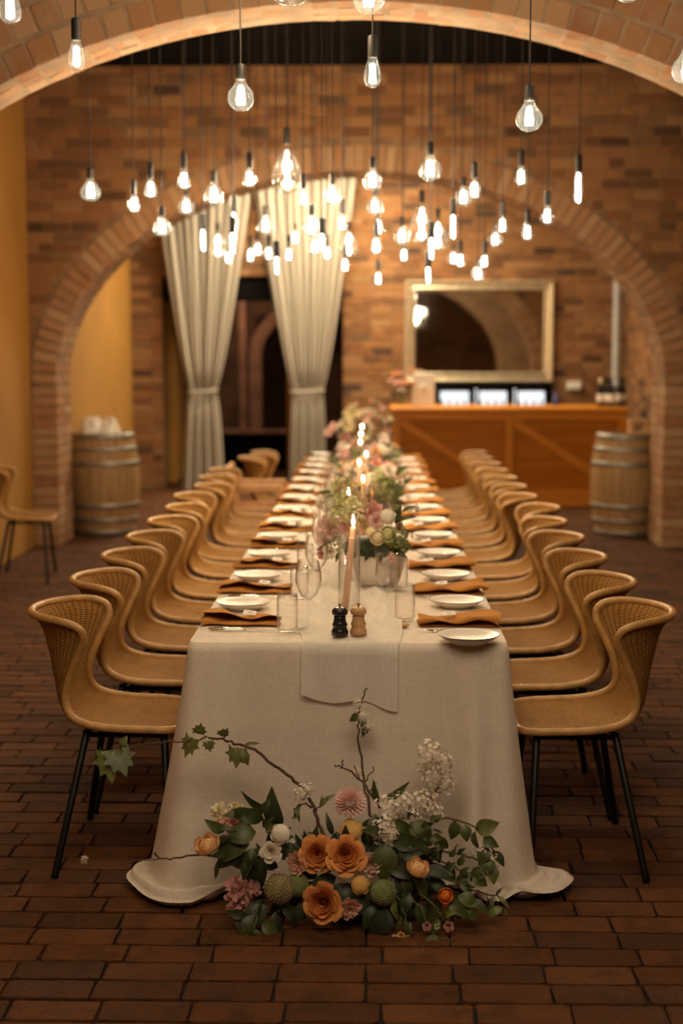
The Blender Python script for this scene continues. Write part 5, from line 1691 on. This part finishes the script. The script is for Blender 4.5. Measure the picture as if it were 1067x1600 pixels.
for k in range(11):
    a = k * 2.4
    rr = .06 + .09 * rnd.random()
    p = Vector((rr * math.cos(a), rr * .7 * math.sin(a), .24 + .17 * rnd.random()))
    bloom(vs, 'flower', p, (p.x, p.y - .1, .3), rnd.uniform(.03, .05), ('carnation', 'rose')[k % 2], ('orange', 'rosepink', 'coral', 'pink')[k % 4], 1)
    branch(vs, [(p.x * .2, p.y * .2, .02), (p.x * .5, p.y * .5, .15), tuple(p)], .003, .002, 'stem_green', 'stem', .001)

# ------------------------------------------------------------------ mirror
YM = YB - .03
a, b_ = at(633, 438, YM), at(864, 598, YM)
mw, mh = b_.x - a.x, a.z - b_.z
mi = thing('wall_mirror', 'large rectangular wall mirror in a wide champagne gilt frame above the fridge', 'mirror', ((a.x + b_.x) / 2, YM, (a.z + b_.z) / 2))
fwid = .125
MB().box((0, .004, 0), (mw - 2 * fwid + .04, .01, mh - 2 * fwid + .04)).obj('mirror_glass', M['mirror'], mi)
pr = [(0, .02), (0, -.012), (.012, -.028), (.03, -.03), (.045, -.018), (.075, -.012), (.095, -.024), (.108, -.022), (.125, .0), (.125, .015)]   # inward, depth
v, f = [], []
cs = [(-mw / 2, mh / 2, 1, -1), (mw / 2, mh / 2, -1, -1), (mw / 2, -mh / 2, -1, 1), (-mw / 2, -mh / 2, 1, 1)]
for (cx, cz, sx, sz) in cs:
    for (i_, d) in pr: v.append((cx + sx * i_, d, cz + sz * i_))
n = len(pr)
for k in range(4):
    for j in range(n - 1):
        a0, a1 = k * n + j, k * n + j + 1
        b0, b1 = ((k + 1) % 4) * n + j, ((k + 1) % 4) * n + j + 1
        f.append((a0, b0, b1, a1))
fm = MB(); fm.add(v, f); fo = fm.obj('frame', M['gold_frame'], mi)
bd = MB()
def bead(x, z): bd.lathe([(0, -.011), (.008, -.008), (.011, 0), (.008, .008), (0, .011)], 6, c=(x, -.030, z))
k = int(mw / .034)
for i in range(k + 1):
    x = -mw / 2 + .022 + (mw - .044) * i / k
    bead(x, mh / 2 - .022); bead(x, -mh / 2 + .022)
k = int(mh / .034)
for i in range(1, k):
    z = -mh / 2 + .022 + (mh - .044) * i / k
    bead(mw / 2 - .022, z); bead(-mw / 2 + .022, z)
bo = bd.obj('beading', M['gold_frame'], fo, smooth=True); bo['kind'] = 'stuff'

# ------------------------------------------------------------------ barrels
def barrel(label, x, y):
    t = thing('wine_barrel', label, 'barrel', (x, y, 0), group='wine barrels flanking the arch')
    H, rb, rh = .93, .335, .275
    prof = lambda z: rh + (rb - rh) * math.sin(math.pi * min(1, max(0, z / H))) ** .85
    ns = 26
    for k in range(ns):
        a0, a1 = 2 * math.pi * k / ns + .006, 2 * math.pi * (k + 1) / ns - .006
        v, f = [], []
        m_ = 11
        for j in range(m_):
            z = H * j / (m_ - 1); r_ = prof(z)
            v += [(r_ * math.cos(a0), r_ * math.sin(a0), z), (r_ * math.cos(a1), r_ * math.sin(a1), z), ((r_ - .025) * math.cos(a1), (r_ - .025) * math.sin(a1), z), ((r_ - .025) * math.cos(a0), (r_ - .025) * math.sin(a0), z)]
        for j in range(m_ - 1):
            p, q = j * 4, j * 4 + 4
            for e in range(4): f.append((p + e, p + (e + 1) % 4, q + (e + 1) % 4, q + e))
        f += [(3, 2, 1, 0), ((m_ - 1) * 4, (m_ - 1) * 4 + 1, (m_ - 1) * 4 + 2, (m_ - 1) * 4 + 3)]
        b = MB(); b.add(v, f); b.obj('stave', M['barrel'], t)
    MB().lathe([(0, H - .045), (rh - .01, H - .045), (rh - .01, H - .02), (0, H - .02)], 32).obj('head', M['barrel'], t)
    for z0, z1 in ((.0, .05), (.12, .16), (.25, .295), (.635, .68), (.77, .81), (.88, .93)):
        pr_ = [(prof(z0) + .001, z0), (prof(z0) + .006, z0 + .002), (prof((z0 + z1) / 2) + .006, (z0 + z1) / 2), (prof(z1) + .006, z1 - .002), (prof(z1) + .001, z1)]
        MB().lathe(pr_, 40, cap=False).obj('hoop', M['hoop'], t, smooth=True)
    return t
barrel('oak wine barrel with steel hoops under a cream cloth by the ochre wall', -2.40, 13.05)
barrel('oak wine barrel with steel hoops in front of the bar, half hidden by the arch', 2.42, 13.05)
# crumpled cream cloths on the barrel
cbn = thing('cloth_bundle', 'crumpled cream cloths heaped on the barrel', 'cloth', (-2.42, 13.0, .915))
for k in range(3):
    ph = [rnd.uniform(0, 6) for _ in range(4)]
    def cb(u, v, ph=ph):
        a = 2 * math.pi * u
        r_ = .085 * (1 - v) ** .6 * (1 + .22 * math.sin(3 * a + ph[0]) + .15 * math.sin(5 * a + ph[1])) + .012
        return (r_ * math.cos(a) + .04 * v * math.sin(ph[2]), r_ * math.sin(a) + .02 * v, .002 + .13 * v * (1 + .25 * math.sin(2 * a + ph[3])))
    MB().grid(cb, 30, 12, closed_u=True).obj('cloth_fold', M['card'], cbn, smooth=True, loc=((k - 1) * .075, .02 * (k % 2), 0))

wc = thing('wooden_crate', 'small pale wooden crate standing on the barrel by the bar', 'crate', (2.50, 13.10, .912))
MB().cbox((-.055, 0, .07), (.03, .12, .14), .004).obj('side', M['oak_end'], wc)
MB().cbox((.09, 0, .07), (.03, .12, .14), .004).obj('side', M['oak_end'], wc)
MB().cbox((.018, 0, .128), (.115, .12, .024), .004).obj('slat', M['oak_end'], wc); MB().cbox((.018, 0, .014), (.115, .12, .024), .004).obj('slat', M['oak_end'], wc)

# ------------------------------------------------------------------ small wall fittings
M['pvc'] = mat('grey painted pipe', (.42, .42, .42), .5, var=.1, vscale=5)
M['white_plastic'] = mat('white plastic', (.72, .68, .62), .4)
dp = thing('down_pipe', 'grey down pipe in the corner beyond the bar', 'pipe', (0, 0, 0))
pa, pb_ = at(965, 455, 17.05), at(962, 600, 17.05)
MB().tube([pa + (pa - pb_) * 1.0, pa, pb_, pb_ + (pb_ - pa) * .75], .05, 14).obj('tube', M['pvc'], dp, smooth=True)
MB().tube([pb_ + Vector((0, 0, .02)), pb_ + Vector((0, 0, -.05))], .058, 14).obj('collar', M['pvc'], dp, smooth=True)
MB().tube([pa + Vector((.0, 0, -.55)), pa + Vector((.09, .12, -.55))], .02, 8).obj('bracket', M['brass'], dp, smooth=True)
o = at(897, 603, YB - .03)
so = thing('wall_socket', 'white double socket box on the brick wall beside the mirror', 'socket', o)
MB().cbox((0, 0, 0), (.17, .05, .10), .01).obj('box', M['white_plastic'], so)
for dx in (-.045, .045): MB().cbox((dx, -.027, 0), (.05, .008, .06), .004).obj('outlet', M['card'], so)
o = at(989, 604, 16.9)
so = thing('hose_reel', 'small white cable ring on the side wall by the pipe', 'reel', o)
MB().tube([(0, .09 * math.cos(a), .09 * math.sin(a)) for a in np.linspace(0, 2 * math.pi, 24, endpoint=False)], .022, 8, closed=True).obj('ring', M['pvc'], so, smooth=True)
MB().cbox((.06, 0, 0), (.10, .05, .05), .006).obj('hook', M['black_metal'], so)
